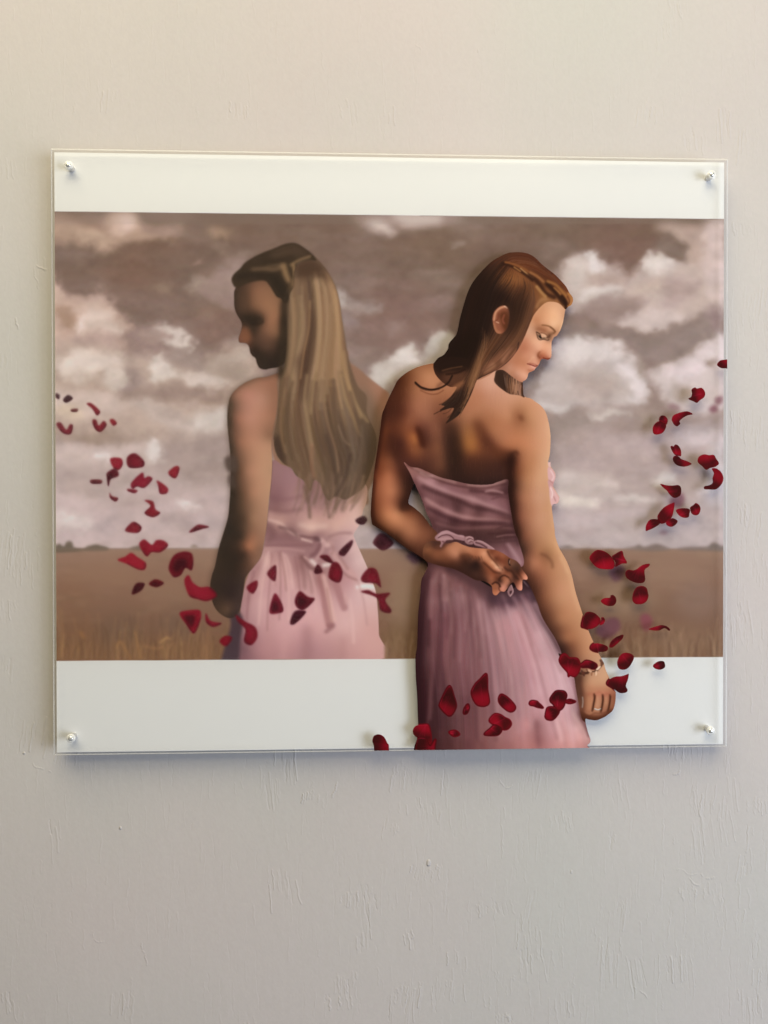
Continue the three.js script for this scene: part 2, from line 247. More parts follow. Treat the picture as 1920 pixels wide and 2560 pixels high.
  cl(R1([1000, 1430, 1130, 1350, 1300, 1270, 1480, 1150, 1640, 1110, 1640, 1700, 1250, 1700, 1060, 1500]), 0xcebfb9, 9); cl(R1([1290, 1300, 1500, 1150, 1640, 1120, 1620, 1310, 1400, 1410, 1150, 1440]), 0xddcfcc, 9); cl(R1([1470, 1290, 1590, 1280, 1590, 1340, 1500, 1340]), 0xb8a5a3, 7, 0.8); cl(R1([1240, 1480, 1350, 1560, 1300, 1640, 1200, 1600]), 0xb0a096, 10, 0.7);
  cl(R2([100, 140, 280, 160, 350, 230, 180, 225]), 0xd3c8c2, 7); cl(R2([170, 290, 480, 230, 690, 320, 520, 420, 240, 570, 160, 570]), 0xa29289, 14, 0.9); cl(R2([540, 240, 740, 225, 820, 270, 600, 295]), 0xccc0b7, 7); cl(R2([840, 220, 1070, 250, 1030, 380, 900, 330]), 0xa7978d, 12, 0.85); cl(R2([1280, 350, 1620, 320, 1620, 420, 1400, 440]), 0xb3a5a1, 9, 0.9);
  cl(R2([240, 430, 800, 390, 1400, 420, 1420, 700, 700, 760, 300, 650]), 0xb7a5a0, 16, 0.95); cl(R2([1280, 420, 1640, 410, 1640, 520, 1300, 500]), 0xcfc1bf, 9, 0.9); cl(R2([1500, 540, 1640, 540, 1640, 1000, 1450, 960]), 0xc9bfbe, 12, 0.9);
  cl(R2([190, 740, 340, 685, 480, 740, 630, 770, 720, 840, 640, 960, 420, 1050, 280, 980, 220, 900]), 0xcbbdb5, 9); cl(R2([280, 900, 420, 930, 600, 960, 440, 1045, 300, 990]), 0xd9ccc0, 7); cl(R2([680, 960, 860, 935, 1040, 965, 1000, 1015, 760, 1000]), 0xd3c7c1, 7); cl(R2([1050, 790, 1180, 755, 1220, 810, 1120, 850]), 0xd5cbc5, 7); cl(R2([480, 900, 640, 880, 700, 910, 560, 925]), 0xac9c95, 7, 0.8);
  cl(R2([200, 1060, 500, 1040, 1640, 1020, 1640, 1400, 200, 1400]), 0xbbaca8, 12, 0.9); cl(R2([220, 1200, 500, 1190, 600, 1260, 240, 1280]), 0xb09f9a, 9, 0.6);
  // brush grain of the sky
  g.globalAlpha = 0.1;
  for (let i = 0; i < 700; i++) { const x = 130 + 1680 * rnd(), y = 535 + 830 * rnd(), w = 20 + 60 * rnd(), f = fbm(x / 60, y / 45); b.fill([x - w, y, x, y - w * 0.22, x + w, y, x, y + w * 0.22], f > 0.47 ? 0xe6d8ce : 0x7d675c, 6, 0.5); }
  g.globalAlpha = 1;
  // break the soft cloud shapes into billows: slide the paint along a turbulent flow
  {
    const k = b.k, w = b.c.width, h = Math.round((1372 - Y0) * k), im = g.getImageData(0, 0, w, h), src = im.data.slice();
    for (let j = Math.round((560 - Y0) * k); j < h; j++) for (let i = 0; i < w; i++) {
      const x = i / k, y = j / k, e = Math.min(1, Math.min(j - (560 - Y0) * k, h - j) / (30 * k));
      const dx = ((fbm(x / 46, y / 38, 4) - 0.47) * 46 + (fbm(x / 15 + 50, y / 13, 2) - 0.37) * 13) * e, dy = ((fbm(x / 46 + 90, y / 38 + 30, 4) - 0.47) * 38 + (fbm(x / 15, y / 13 + 70, 2) - 0.37) * 11) * e;
      const fx = Math.max(0, Math.min(w - 2, i + dx * k)), fy = Math.max((552 - Y0) * k, Math.min(h - 2, j + dy * k)), ix = Math.floor(fx), iy = Math.floor(fy), tx = fx - ix, ty = fy - iy, q = (iy * w + ix) * 4, o = (j * w + i) * 4, lum = 1 + (fbm(x / 30 + 7, y / 22 + 3, 4) - 0.47) * 0.14, ct = 1.14;
      for (let c = 0; c < 3; c++) im.data[o + c] = Math.min(235, 148 - c * 8 + ct * (-148 + c * 8 + lum * (src[q + c] * (1 - tx) * (1 - ty) + src[q + 4 + c] * tx * (1 - ty) + src[q + w * 4 + c] * (1 - tx) * ty + src[q + w * 4 + 4 + c] * tx * ty)));
    }
    const s = document.createElement('canvas'); s.width = w; s.height = h; s.getContext('2d').putImageData(im, 0, 0);
    g.save(); b.blur(1.6); g.drawImage(s, 0, Math.round((560 - Y0) * k), w, h - Math.round((560 - Y0) * k), X0, Y0 + Math.round((560 - Y0) * k) / k, w / k, (h - Math.round((560 - Y0) * k)) / k); b.blur(0); g.restore();
  }
  // field
  const fg = g.createLinearGradient(0, 1368, 0, 1655);
  fg.addColorStop(0, 'rgb(152,122,104)'); fg.addColorStop(0.3, 'rgb(138,106,88)'); fg.addColorStop(0.65, 'rgb(126,96,78)'); fg.addColorStop(1, 'rgb(122,90,66)');
  g.fillStyle = fg; b.blur(2); g.fillRect(X0 - 20, 1372, TW + 40, 320); b.blur(0);
  for (const [x, y, rx, ry, c, a] of [[250, 1440, 120, 24, 0x94745e, 0.5], [170, 1500, 70, 60, 0x82604a, 0.3], [300, 1580, 70, 50, 0x6f5a48, 0.55], [450, 1560, 60, 40, 0x6e5a4c, 0.5], [420, 1470, 90, 40, 0x91735f, 0.6], [180, 1590, 80, 60, 0x755840, 0.4], [1650, 1440, 130, 30, 0xa1826e, 0.5], [1740, 1500, 60, 50, 0x8e7468, 0.5], [1560, 1500, 90, 40, 0xa18670, 0.55], [1450, 1420, 50, 40, 0x9b7c69, 0.6], [1700, 1600, 80, 40, 0x93745f, 0.5], [1005, 1500, 40, 80, 0x9b8068, 0.5], [990, 1600, 40, 40, 0x7a6247, 0.7]]) b.fill([x - rx, y, x, y - ry, x + rx, y, x, y + ry], c, 16, a);
  for (let i = 0; i < 900; i++) { // wheat blades
    const x = 130 + 1680 * rnd(), left = x < 620, y = 1652 - 10 * rnd(), h = (left ? 30 : 26) + (left ? 110 : 90) * rnd() * rnd(), l = (rnd() - 0.45) * 26, warm = rnd();
    b.line([x, y, x + l * 0.3, y - h * 0.6, x + l, y - h], warm < 0.4 ? 0x5a4434 : left ? (warm < 0.75 ? 0x96704e : 0xa9805a) : warm < 0.75 ? 0xa58468 : 0xb3937a, 2 + 3 * rnd(), 2.4, 0.14 + 0.2 * rnd());
  }
  for (let i = 0; i < 260; i++) { const x = 130 + 1680 * rnd(), y = 1385 + 190 * rnd(), w = 8 + 26 * rnd(); b.fill([x - w, y, x, y - 3, x + w, y, x, y + 3], rnd() < 0.5 ? 0x6e5748 : 0xb09076, 4, 0.14); }
  b.line(K3([930, 1150, 985, 1110, 1010, 1120]), 0xc49a66, 4, 3, 0.7); b.line(K3([720, 1060, 745, 1180, 770, 1280]), 0xa87a4c, 4, 3, 0.6); b.line(K3([560, 1200, 600, 1140, 660, 1240, 690, 1300]), 0xa87c4e, 4, 3, 0.6); b.line(K3([270, 1060, 300, 1110]), 0xb07c4a, 5, 4, 0.6); b.line(K3([800, 1180, 900, 1200, 960, 1180]), 0xa87c52, 4, 3, 0.5);
  // far trees
  b.fill(K3([40, 400, 60, 345, 95, 330, 130, 352, 150, 318, 185, 308, 205, 330, 215, 360, 290, 372, 330, 350, 400, 334, 440, 345, 500, 362, 480, 385, 300, 388, 200, 398]), 0x6a5e50, 3, 0.95);
  b.fill(K3([670, 372, 720, 352, 770, 345, 820, 370, 760, 384]), 0x6e6052, 3, 0.9); b.fill(K3([1180, 358, 1210, 338, 1240, 352, 1240, 364]), 0x7a6a58, 3, 0.7); b.line(K3([0, 376, 1500, 368]), 0x84705f, 3, 2, 0.6);
  b.fill(R3([60, 112, 100, 98, 150, 90, 210, 112, 150, 122]), 0x7b6c62, 3.5, 0.9); b.fill(R3([680, 118, 780, 100, 820, 82, 870, 104, 940, 84, 990, 72, 1040, 88, 1090, 110, 1120, 128, 940, 142, 820, 132]), 0x7c6c63, 3.5, 0.95); b.fill(R3([1180, 122, 1300, 104, 1460, 102, 1500, 70, 1540, 62, 1590, 92, 1640, 95, 1640, 138, 1480, 138, 1300, 134]), 0x776861, 3.5, 0.95); b.line(R3([60, 118, 1640, 122]), 0x8c7b70, 3, 3, 0.6);

  // ---- second figure
  // far shoulder and back under the hair
  b.fill([...K4([1040, 1050, 1100, 1140, 1180, 1195, 1260, 1265, 1350, 1340, 1430, 1400]), ...K5([1500, 240, 1470, 420, 1430, 620, 1400, 860, 1330, 1020, 1290, 1130, 900, 900, 560, 800, 560, 100])], 0x94705c, 2.5);
  b.within([...K4([1040, 1050, 1100, 1140, 1180, 1195, 1260, 1265, 1350, 1340, 1430, 1400]), ...K5([1500, 240, 1470, 420, 1430, 620, 1400, 860, 1330, 1020, 1290, 1130, 900, 900, 560, 800, 560, 100])], () => {
    b.fill(K5([1340, 120, 1500, 200, 1490, 420, 1400, 380]), 0xb27f68, 12, 0.8); b.fill(K5([1260, 160, 1380, 260, 1440, 620, 1340, 720, 1260, 420]), 0x7c6655, 14, 0.8); b.fill(K5([1300, 640, 1420, 700, 1370, 960, 1280, 1080]), 0x8a7362, 12, 0.6); b.fill(K5([800, 640, 930, 660, 920, 850, 850, 860]), 0xa4765c, 10, 0.8);
  });
  // dress
  const dress = [...K5([528, 780, 620, 805, 700, 832, 790, 860, 900, 872, 1100, 880, 1300, 960, 1318, 1090, 1285, 1190, 1262, 1290, 1212, 1372]), ...K6([1218, 290, 1265, 400, 1318, 520, 1350, 620, 1390, 720, 1408, 880, 1418, 1080, 1416, 1330, 220, 1330, 258, 1100, 268, 900, 290, 750, 330, 600, 400, 450, 452, 380, 470, 300, 490, 120, 510, -40])];
  b.field(dress, [...[[560, 850, 150, 113, 112], [700, 900, 158, 120, 120], [860, 930, 156, 112, 112], [560, 1000, 142, 104, 104], [720, 1040, 166, 126, 124], [880, 1100, 158, 118, 116], [560, 1090, 132, 96, 96], [760, 1140, 176, 136, 132], [1000, 1150, 168, 130, 124], [1220, 1080, 196, 156, 142], [560, 1180, 146, 108, 104], [520, 1230, 186, 146, 136], [680, 1200, 168, 128, 122], [900, 1220, 190, 148, 138], [1100, 1230, 206, 164, 152], [1260, 1180, 220, 182, 170], [600, 1290, 190, 150, 138], [520, 1330, 138, 100, 98], [680, 1350, 136, 100, 98], [860, 1330, 214, 174, 160], [1060, 1320, 210, 170, 156], [1220, 1290, 220, 182, 170], [560, 1420, 140, 102, 102], [760, 1420, 150, 112, 110], [900, 1390, 150, 112, 110], [1100, 1390, 190, 152, 148], [1200, 1360, 206, 168, 162], [520, 1480, 170, 130, 126], [700, 1500, 158, 118, 116], [1180, 1480, 214, 178, 172]].flatMap(([x, y, ...c]) => [...K5([x, y]), ...c]),
    ...[[420, 520, 178, 136, 132], [480, 480, 210, 170, 160], [560, 460, 190, 148, 142], [660, 500, 196, 154, 148], [760, 520, 158, 116, 114], [860, 520, 176, 136, 132], [1180, 430, 196, 160, 156], [1250, 480, 218, 184, 178], [1300, 560, 206, 172, 166], [360, 640, 180, 138, 134], [470, 640, 200, 156, 152], [560, 700, 196, 152, 150], [700, 650, 206, 162, 158], [830, 650, 190, 148, 144], [930, 640, 160, 116, 112], [1180, 640, 196, 152, 150], [1300, 690, 224, 192, 186], [320, 800, 178, 136, 134], [440, 820, 206, 164, 160], [660, 820, 204, 160, 158], [900, 820, 210, 166, 164], [1230, 800, 212, 174, 170], [1360, 820, 216, 178, 172], [300, 1000, 164, 124, 124], [460, 1000, 196, 152, 150], [700, 1040, 206, 160, 158], [900, 1040, 206, 160, 156], [1150, 1000, 214, 174, 168], [1350, 1000, 206, 162, 154], [290, 1200, 122, 88, 92], [420, 1220, 170, 124, 124], [640, 1200, 184, 138, 136], [860, 1200, 178, 134, 134], [1060, 1200, 186, 142, 138], [1250, 1200, 200, 154, 148], [1380, 1200, 204, 158, 150]].flatMap(([x, y, ...c]) => [...K6([x, y]), ...c])], { c: 6 });
  b.within(dress, () => {
    for (const [p, c, w, bl, a] of [
      [K5([490, 1160, 640, 1190, 780, 1170]), 0x7a5656, 8, 4, 0.6], [K5([520, 1070, 640, 1090, 780, 1060]), 0x805a5c, 7, 4, 0.5], [K5([500, 1260, 600, 1290, 700, 1370, 760, 1390]), 0xdcb8aa, 7, 3, 0.7], [K5([590, 1320, 680, 1340, 740, 1390]), 0x6e4f4e, 8, 3, 0.7], [K5([480, 1290, 540, 1370, 500, 1440]), 0x7a5857, 14, 5, 0.6], [K5([760, 1300, 860, 1320, 980, 1310]), 0xe6c6b6, 10, 5, 0.6], [K5([760, 1390, 840, 1405, 910, 1410]), 0x704e4e, 6, 2.5, 0.75], [K5([780, 1420, 860, 1445]), 0xdab6ac, 6, 2, 0.8], [K5([1000, 1400, 1100, 1370, 1190, 1370]), 0x8f6a68, 6, 3, 0.6], [K5([470, 1470, 640, 1470, 860, 1470]), 0x845e5e, 7, 3, 0.6], [K5([470, 1500, 640, 1500, 800, 1520]), 0xc69c96, 5, 3, 0.6], [K5([640, 1400, 760, 1450, 880, 1460]), 0x8a6463, 8, 4, 0.5],
      [K6([600, 400, 620, 480, 640, 600, 650, 720]), 0x966c66, 5, 3, 0.6], [K6([640, 420, 680, 520, 700, 700]), 0xe2bcb2, 5, 3, 0.6], [K6([690, 460, 730, 580, 745, 700]), 0x9a706a, 6, 4, 0.5], [K6([760, 430, 790, 560, 800, 700]), 0x7e5854, 8, 4, 0.6], [K6([820, 520, 850, 640, 860, 740]), 0x96706c, 5, 3, 0.5], [K6([490, 440, 450, 560, 420, 720]), 0xe0bab0, 7, 4, 0.5], [K6([540, 430, 560, 560, 560, 680]), 0xa07670, 4, 3, 0.4], [K6([450, 460, 390, 600, 330, 800]), 0x966c6a, 8, 5, 0.45], [K6([560, 800, 520, 1000, 500, 1250]), 0xb58682, 16, 9, 0.4], [K6([820, 1050, 820, 1180, 810, 1300]), 0x8f6464, 26, 10, 0.45], [K6([640, 1100, 630, 1200, 620, 1300]), 0xd6a8a2, 14, 8, 0.35], [K6([1120, 1120, 1110, 1300]), 0xa87a76, 14, 8, 0.4],
      // sash tails and knot
      [K6([930, 570, 960, 700, 980, 860, 1010, 1000]), 0x9c6c68, 20, 3, 0.7], [K6([960, 600, 1000, 760, 1040, 960]), 0xdab0a6, 12, 3, 0.8], [K6([985, 700, 1010, 860, 1030, 980]), 0xb58a80, 5, 2, 0.7], [K6([1000, 1010, 1040, 1010, 980, 1060]), 0x8c6262, 10, 3, 0.7], [K6([1060, 660, 1100, 780, 1130, 860]), 0xa47674, 18, 3, 0.75], [K6([1140, 760, 1150, 820]), 0xcda39c, 8, 3, 0.8], [K6([1030, 400, 1090, 480, 1180, 560, 1220, 620]), 0xcaa09a, 14, 3, 0.8], [K6([1110, 560, 1160, 600, 1230, 630]), 0x9a706c, 6, 2.5, 0.7], [K6([1080, 420, 1160, 540]), 0x946a68, 6, 3, 0.6],
      [K6([940, 300, 980, 340, 1020, 330]), 0xd6b0a8, 12, 3, 0.85], [K6([890, 290, 920, 300]), 0x5f4244, 10, 3, 0.8], [K6([930, 340, 900, 400, 860, 430]), 0x7c5658, 12, 3, 0.8], [K6([960, 320, 950, 380, 900, 460]), 0xc09894, 8, 2.5, 0.8], [K6([780, 440, 840, 520, 890, 540]), 0x76524f, 10, 3, 0.7], [K6([800, 440, 880, 500, 900, 520]), 0xc8a098, 5, 2, 0.7], [K6([860, 470, 890, 500]), 0xe4d0c8, 9, 3, 0.9], [K6([960, 510, 1010, 500]), 0xe6d6cc, 9, 3, 0.9], [K6([1020, 320, 1040, 380, 1020, 420]), 0xa87e7a, 8, 3, 0.7],
      [K6([1240, 690, 1310, 680, 1370, 690]), 0xf0e6de, 9, 3, 0.8]]) b.line(p, c, w, bl, a);
  });
  // skirt edge in shade beside the hand
  b.fill(K6([175, 900, 240, 880, 290, 960, 270, 1120, 240, 1330, 110, 1330, 160, 1120, 190, 1000]), 0x4a3a3e, 3.5);
  // near arm
  const arm = [...K4([520, 1240, 420, 1268, 330, 1280, 240, 1318, 160, 1378, 112, 1450, 100, 1560]), ...K5([165, 290, 160, 420, 170, 560, 184, 700, 190, 840, 186, 1000, 172, 1200, 150, 1300, 118, 1400, 88, 1500, 56, 1650]), ...K6([30, 600, 18, 700, 40, 820, 80, 890, 150, 940, 215, 940, 262, 880, 290, 740, 312, 610, 380, 520, 440, 430]), ...K5([472, 1400, 492, 1250, 504, 1100, 522, 950, 532, 780, 526, 640, 540, 500, 566, 380, 580, 250, 570, 120])];
  b.fill(arm, 0x5c483a, 1.5);
  b.field(arm, [...[[190, 300, 84, 68, 54], [230, 220, 150, 108, 88], [330, 130, 150, 110, 88], [330, 220, 182, 130, 110], [480, 120, 158, 112, 90], [540, 200, 150, 108, 86], [440, 260, 180, 134, 112], [180, 450, 70, 56, 44], [250, 420, 152, 106, 86], [340, 420, 184, 134, 112], [480, 400, 172, 124, 100], [550, 330, 150, 108, 86], [190, 650, 66, 54, 44], [270, 620, 150, 106, 84], [380, 620, 182, 134, 108], [490, 640, 182, 138, 110], [515, 560, 140, 104, 82], [210, 850, 58, 46, 36], [270, 850, 106, 78, 60], [340, 860, 168, 122, 98], [450, 850, 188, 144, 114], [515, 850, 182, 142, 112], [220, 1050, 56, 45, 36], [300, 1050, 108, 80, 62], [380, 1040, 172, 126, 100], [460, 1050, 180, 138, 110], [200, 1250, 56, 45, 36], [300, 1250, 84, 64, 50], [370, 1250, 150, 112, 88], [450, 1240, 166, 126, 102], [160, 1420, 55, 44, 36], [280, 1400, 66, 52, 42], [350, 1400, 140, 98, 76], [430, 1380, 152, 112, 90], [340, 1480, 168, 112, 84], [300, 1540, 70, 52, 42], [420, 1500, 136, 100, 80], [100, 1600, 56, 45, 36], [250, 1600, 56, 44, 36]].flatMap(([x, y, ...c]) => [...K5([x, y]), ...c]), ...[[90, 600, 58, 46, 38], [230, 560, 56, 44, 36], [330, 500, 92, 66, 52], [390, 480, 128, 94, 76], [280, 640, 64, 50, 44], [60, 760, 58, 46, 38], [180, 760, 54, 42, 38], [100, 860, 76, 58, 46], [160, 880, 92, 70, 56], [200, 920, 60, 48, 43]].flatMap(([x, y, ...c]) => [...K6([x, y]), ...c])], { c: 6 });
  b.line(arm.slice(0, 40), 0x4a3a2e, 9, 5, 0.45);
  b.fill(K5([140, 745, 200, 725, 240, 760, 240, 860, 180, 865, 145, 820]), 0x54453d, 4, 0.9); b.fill(K5([165, 900, 220, 880, 230, 1000, 180, 980]), 0x4e4038, 4, 0.8);
  // head
  const face = K4([165, 530, 152, 620, 156, 700, 180, 760, 206, 800, 216, 840, 204, 900, 188, 945, 198, 982, 252, 990, 276, 1020, 284, 1062, 302, 1092, 328, 1112, 342, 1160, 362, 1192, 402, 1206, 452, 1196, 530, 1178, 600, 1100, 620, 900, 620, 560, 450, 440, 280, 470]);
  b.fill(face, 0x4a3a2e, 1.5);
  b.field(face, [[180, 600, 62, 48, 38], [240, 600, 78, 58, 45], [340, 560, 122, 88, 68], [400, 600, 136, 100, 76], [480, 660, 144, 106, 80], [400, 700, 140, 102, 78], [300, 680, 104, 76, 58], [220, 720, 66, 50, 40], [240, 790, 50, 40, 32], [330, 800, 50, 40, 32], [370, 780, 62, 48, 38], [460, 800, 152, 108, 82], [500, 760, 146, 106, 80], [420, 860, 122, 88, 68], [490, 900, 122, 90, 68], [250, 880, 92, 66, 52], [230, 940, 122, 82, 64], [270, 950, 104, 70, 54], [320, 900, 60, 46, 36], [360, 960, 70, 52, 42], [440, 960, 90, 66, 52], [320, 1040, 52, 40, 32], [400, 1100, 54, 42, 34], [480, 1040, 66, 50, 40], [400, 1180, 52, 41, 34], [540, 1000, 52, 41, 33], [560, 800, 54, 42, 34]].flatMap(([x, y, ...c]) => [...K4([x, y]), ...c]), { c: 6 });
  b.within(face, () => { b.fill(K4([300, 520, 420, 500, 520, 640, 520, 880, 420, 940, 360, 880, 430, 820, 400, 730, 300, 680]), 0x9c7054, 9, 0.45); b.fill(K4([330, 900, 440, 900, 480, 1000, 420, 1060, 340, 1000]), 0x6e5040, 9, 0.5); b.fill(K4([205, 880, 260, 860, 290, 950, 230, 985]), 0x85583f, 4, 0.6); b.fill(K4([170, 580, 260, 560, 280, 700, 200, 740]), 0x604838, 8, 0.5); });
  b.line(K4([230, 770, 300, 770, 390, 790]), 0x33291f, 4, 2, 0.6); b.line(K4([290, 820, 350, 830, 390, 810]), 0x2c231b, 5, 2, 0.7); b.line(K4([290, 1060, 350, 1070]), 0x33271f, 3, 1.5, 0.6);
  // hair: fall, then cap
  const fall = [...K4([600, 400, 680, 330, 800, 270, 890, 340, 950, 430, 1000, 540, 1026, 650, 1044, 780, 1064, 900, 1082, 1020, 1104, 1130, 1140, 1250, 1180, 1350, 1250, 1430]), ...K5([1320, 380, 1395, 560, 1390, 720, 1335, 900, 1280, 1000, 1200, 1060, 1130, 1090, 1060, 1060, 1000, 1100, 960, 1040, 930, 960, 880, 930, 850, 1020, 820, 980, 790, 930, 730, 890, 690, 830, 620, 790, 560, 700, 542, 560, 570, 400, 584, 200, 590, 0]), ...K4([560, 1190, 580, 1080, 590, 900, 585, 640])];
  b.fill(fall, 0x6f5947, 2);
  b.within(fall.map((v) => v), () => {
    const gl = [K4([610, 420, 596, 640, 600, 860, 590, 1080, 560, 1260, 540, 1500, 520, 1700, 560, 2000, 640, 2080]), K4([680, 400, 680, 640, 700, 860, 660, 1080, 620, 1300, 600, 1500, 620, 1760, 680, 2000, 780, 2140]), K4([760, 360, 790, 600, 800, 860, 760, 1100, 740, 1300, 720, 1500, 740, 1760, 800, 2060, 830, 2360]), K4([820, 340, 870, 560, 880, 820, 860, 1080, 820, 1300, 790, 1520, 830, 1760, 900, 2000, 980, 2260]), K4([880, 360, 950, 560, 970, 820, 950, 1060, 940, 1300, 960, 1520, 1010, 1780, 1080, 2000, 1040, 2200]), K4([930, 420, 1010, 620, 1040, 860, 1060, 1060, 1090, 1280, 1150, 1500, 1220, 1760, 1240, 2000, 1080, 2260])];
    const cols = [[0, 92, 72, 56], [0.08, 150, 120, 92], [0.16, 126, 100, 78], [0.24, 156, 126, 98], [0.33, 118, 92, 72], [0.4, 84, 64, 50], [0.46, 110, 86, 66], [0.54, 170, 138, 108], [0.62, 138, 106, 82], [0.7, 168, 136, 106], [0.78, 140, 108, 82], [0.88, 172, 138, 106], [0.95, 150, 116, 88], [1, 130, 100, 78]];
    b.strands(gl, 420, cols, { w: [3, 10], al: [0.2, 0.5], jit: 10, wob: 5, blur: 2 });
    b.fill(K5([640, 420, 760, 400, 1000, 480, 1120, 420, 1300, 360, 1420, 600, 1320, 900, 1150, 1180, 980, 1240, 840, 1260, 700, 900, 560, 760, 580, 560]), 0x5e4c3c, 26, 0.6);
    b.fill(K5([940, 560, 1260, 500, 1400, 620, 1300, 940, 1120, 1150, 1000, 980]), 0x54453a, 22, 0.6);
    b.strands(gl, 160, [[0, 96, 76, 60], [0.5, 128, 102, 80], [0.7, 92, 72, 58], [1, 112, 92, 76]], { w: [3, 9], al: [0.12, 0.35], jit: 22, wob: 16, blur: 2.5, from: 0.45 });
    b.fill(K4([690, 1300, 660, 1130, 740, 1020, 790, 700, 830, 800, 820, 1060, 770, 1300, 750, 1450, 690, 1450]), 0x4c392d, 7, 0.55);
    b.line(K4([820, 480, 850, 700, 860, 900, 850, 1120, 820, 1320, 790, 1560]), 0xb4946f, 12, 4, 0.45); b.line(K4([980, 560, 1010, 760, 1030, 1000, 1060, 1200, 1130, 1420, 1200, 1600]), 0xb5926b, 9, 3, 0.5); b.line(K4([640, 620, 650, 820, 640, 1000, 600, 1240]), 0xa88766, 7, 3, 0.45); b.line(K4([780, 640, 770, 860, 730, 1060, 700, 1280]), 0xa9835f, 5, 2, 0.5); b.line(K4([1060, 1060, 1100, 1320, 1160, 1500, 1260, 1640]), 0xb0906a, 7, 3, 0.5);
    b.fill(K4([660, 340, 800, 290, 900, 380, 940, 480, 860, 440, 780, 430, 690, 450]), 0x4b382b, 8, 0.85);
    b.fill(K5([530, 620, 590, 560, 640, 760, 600, 790]), 0x3f3028, 6, 0.75);
  });
  for (let i = 0; i < 70; i++) { const u = rnd(), x = 760 + 540 * u, y = 860 + 100 * rnd(), dx = -60 + 40 * rnd() - (u > 0.6 ? 70 * rnd() : 0), L = 120 + 190 * rnd() * (u > 0.75 ? 0.6 : 1); b.line(K5([x, y, x + dx * 0.3, y + L * 0.55, x + dx, y + L]), rnd() < 0.6 ? 0x6b5648 : 0x8c705a, 3 + 5 * rnd(), 2.5, 0.18 + 0.3 * rnd()); }
  b.line(K5([800, 980, 830, 1100, 845, 1240]), 0x6a5446, 8, 3, 0.7); b.line(K5([960, 1000, 985, 1130, 1005, 1240]), 0x6a5446, 6, 3, 0.6); b.line(K5([1160, 1000, 1130, 1100, 1115, 1180]), 0x5e4a3e, 10, 4, 0.6);
  for (const [p, c, w, a] of [[[820, 60, 800, 260, 830, 460, 860, 640], 0xa98a68, 8, 0.5], [[900, 120, 880, 320, 900, 520, 960, 720], 0x5a4638, 8, 0.55], [[960, 80, 960, 280, 1000, 480, 1060, 680, 1080, 860], 0x9c7e60, 7, 0.45], [[1040, 100, 1060, 320, 1120, 540, 1170, 760], 0x57453a, 9, 0.55], [[1100, 60, 1140, 240, 1210, 420, 1260, 560], 0xa98962, 7, 0.5], [[1180, 200, 1240, 420, 1260, 640, 1220, 840], 0x5a483c, 9, 0.5], [[700, 120, 660, 340, 660, 560, 700, 760], 0x5c4839, 8, 0.5], [[640, 160, 610, 360, 610, 560, 640, 700], 0x957758, 6, 0.45], [[760, 240, 740, 460, 760, 660, 800, 840, 830, 1020], 0x6a5342, 7, 0.5], [[1080, 480, 1130, 600, 1180, 640], 0x9a7f66, 4, 0.5], [[980, 560, 1040, 760, 1060, 960], 0x4e3f35, 9, 0.5], [[1280, 480, 1270, 700, 1200, 900, 1140, 1060], 0x6f5c4d, 8, 0.5], [[1180, 720, 1140, 900, 1060, 1060], 0x4a3b32, 9, 0.5], [[860, 640, 860, 800, 880, 900], 0x9a7058, 10, 0.45]]) b.line(K5(p), c, w, 2.6, a);
  b.within(dress, () => { for (const [p, c, w, a] of [[[500, 400, 470, 560, 440, 760, 420, 1000], 0xdcb4ac, 6, 0.5], [[530, 410, 520, 580, 500, 800, 490, 1050], 0x95696a, 5, 0.45], [[590, 410, 600, 560, 600, 760, 590, 960], 0x936866, 5, 0.5], [[620, 410, 650, 560, 670, 760, 670, 960], 0xe0b8ae, 6, 0.45], [[720, 440, 750, 600, 770, 800], 0x8a605e, 5, 0.5], [[850, 560, 890, 720, 900, 900], 0xdcb2aa, 6, 0.45], [[1240, 640, 1290, 800, 1320, 1000], 0xb58984, 6, 0.4], [[1180, 800, 1200, 960, 1210, 1150], 0xe2bcb4, 8, 0.4], [[380, 560, 340, 740, 320, 960], 0x8a6060, 7, 0.45]]) b.line(K6(p), c, w, 2.4, a); });
  const cap = K4([128, 455, 150, 412, 200, 368, 240, 320, 300, 280, 380, 240, 480, 202, 560, 168, 640, 155, 710, 182, 800, 250, 830, 300, 760, 300, 680, 330, 650, 400, 640, 520, 610, 580, 600, 640, 570, 660, 540, 620, 500, 600, 450, 520, 400, 470, 300, 480, 220, 510, 170, 530, 140, 500]);
  b.fill(cap, 0x3f3226, 1.8);
  b.within(cap, () => {
    b.fill(K4([460, 230, 640, 170, 760, 240, 640, 280, 480, 290]), 0x4e3d30, 6, 0.9); b.line(K4([300, 378, 400, 372, 480, 380, 550, 350]), 0x93765a, 7, 4, 0.7); b.line(K4([420, 350, 500, 340, 570, 330]), 0x846a50, 6, 4, 0.55); b.line(K4([400, 320, 520, 300, 640, 270]), 0x352a20, 8, 4, 0.7); b.line(K4([620, 340, 690, 300, 780, 268]), 0x9c7e5e, 6, 3, 0.75); b.line(K4([560, 350, 580, 420, 600, 470]), 0x9a7a58, 14, 4, 0.85); b.line(K4([640, 340, 655, 430, 640, 510]), 0xa88660, 7, 3, 0.8); b.line(K4([600, 560, 640, 480]), 0x6e5640, 10, 4, 0.8); b.line(K4([170, 440, 320, 420, 500, 440]), 0x2c241c, 14, 6, 0.7); b.fill(K4([450, 470, 520, 440, 600, 540, 580, 640, 520, 610]), 0x2e261e, 7, 0.8);
  });
  b.fill(K4([540, 640, 590, 620, 585, 900, 590, 1060, 560, 1240, 510, 1260, 530, 1000, 535, 800]), 0x382c22, 5, 0.9);
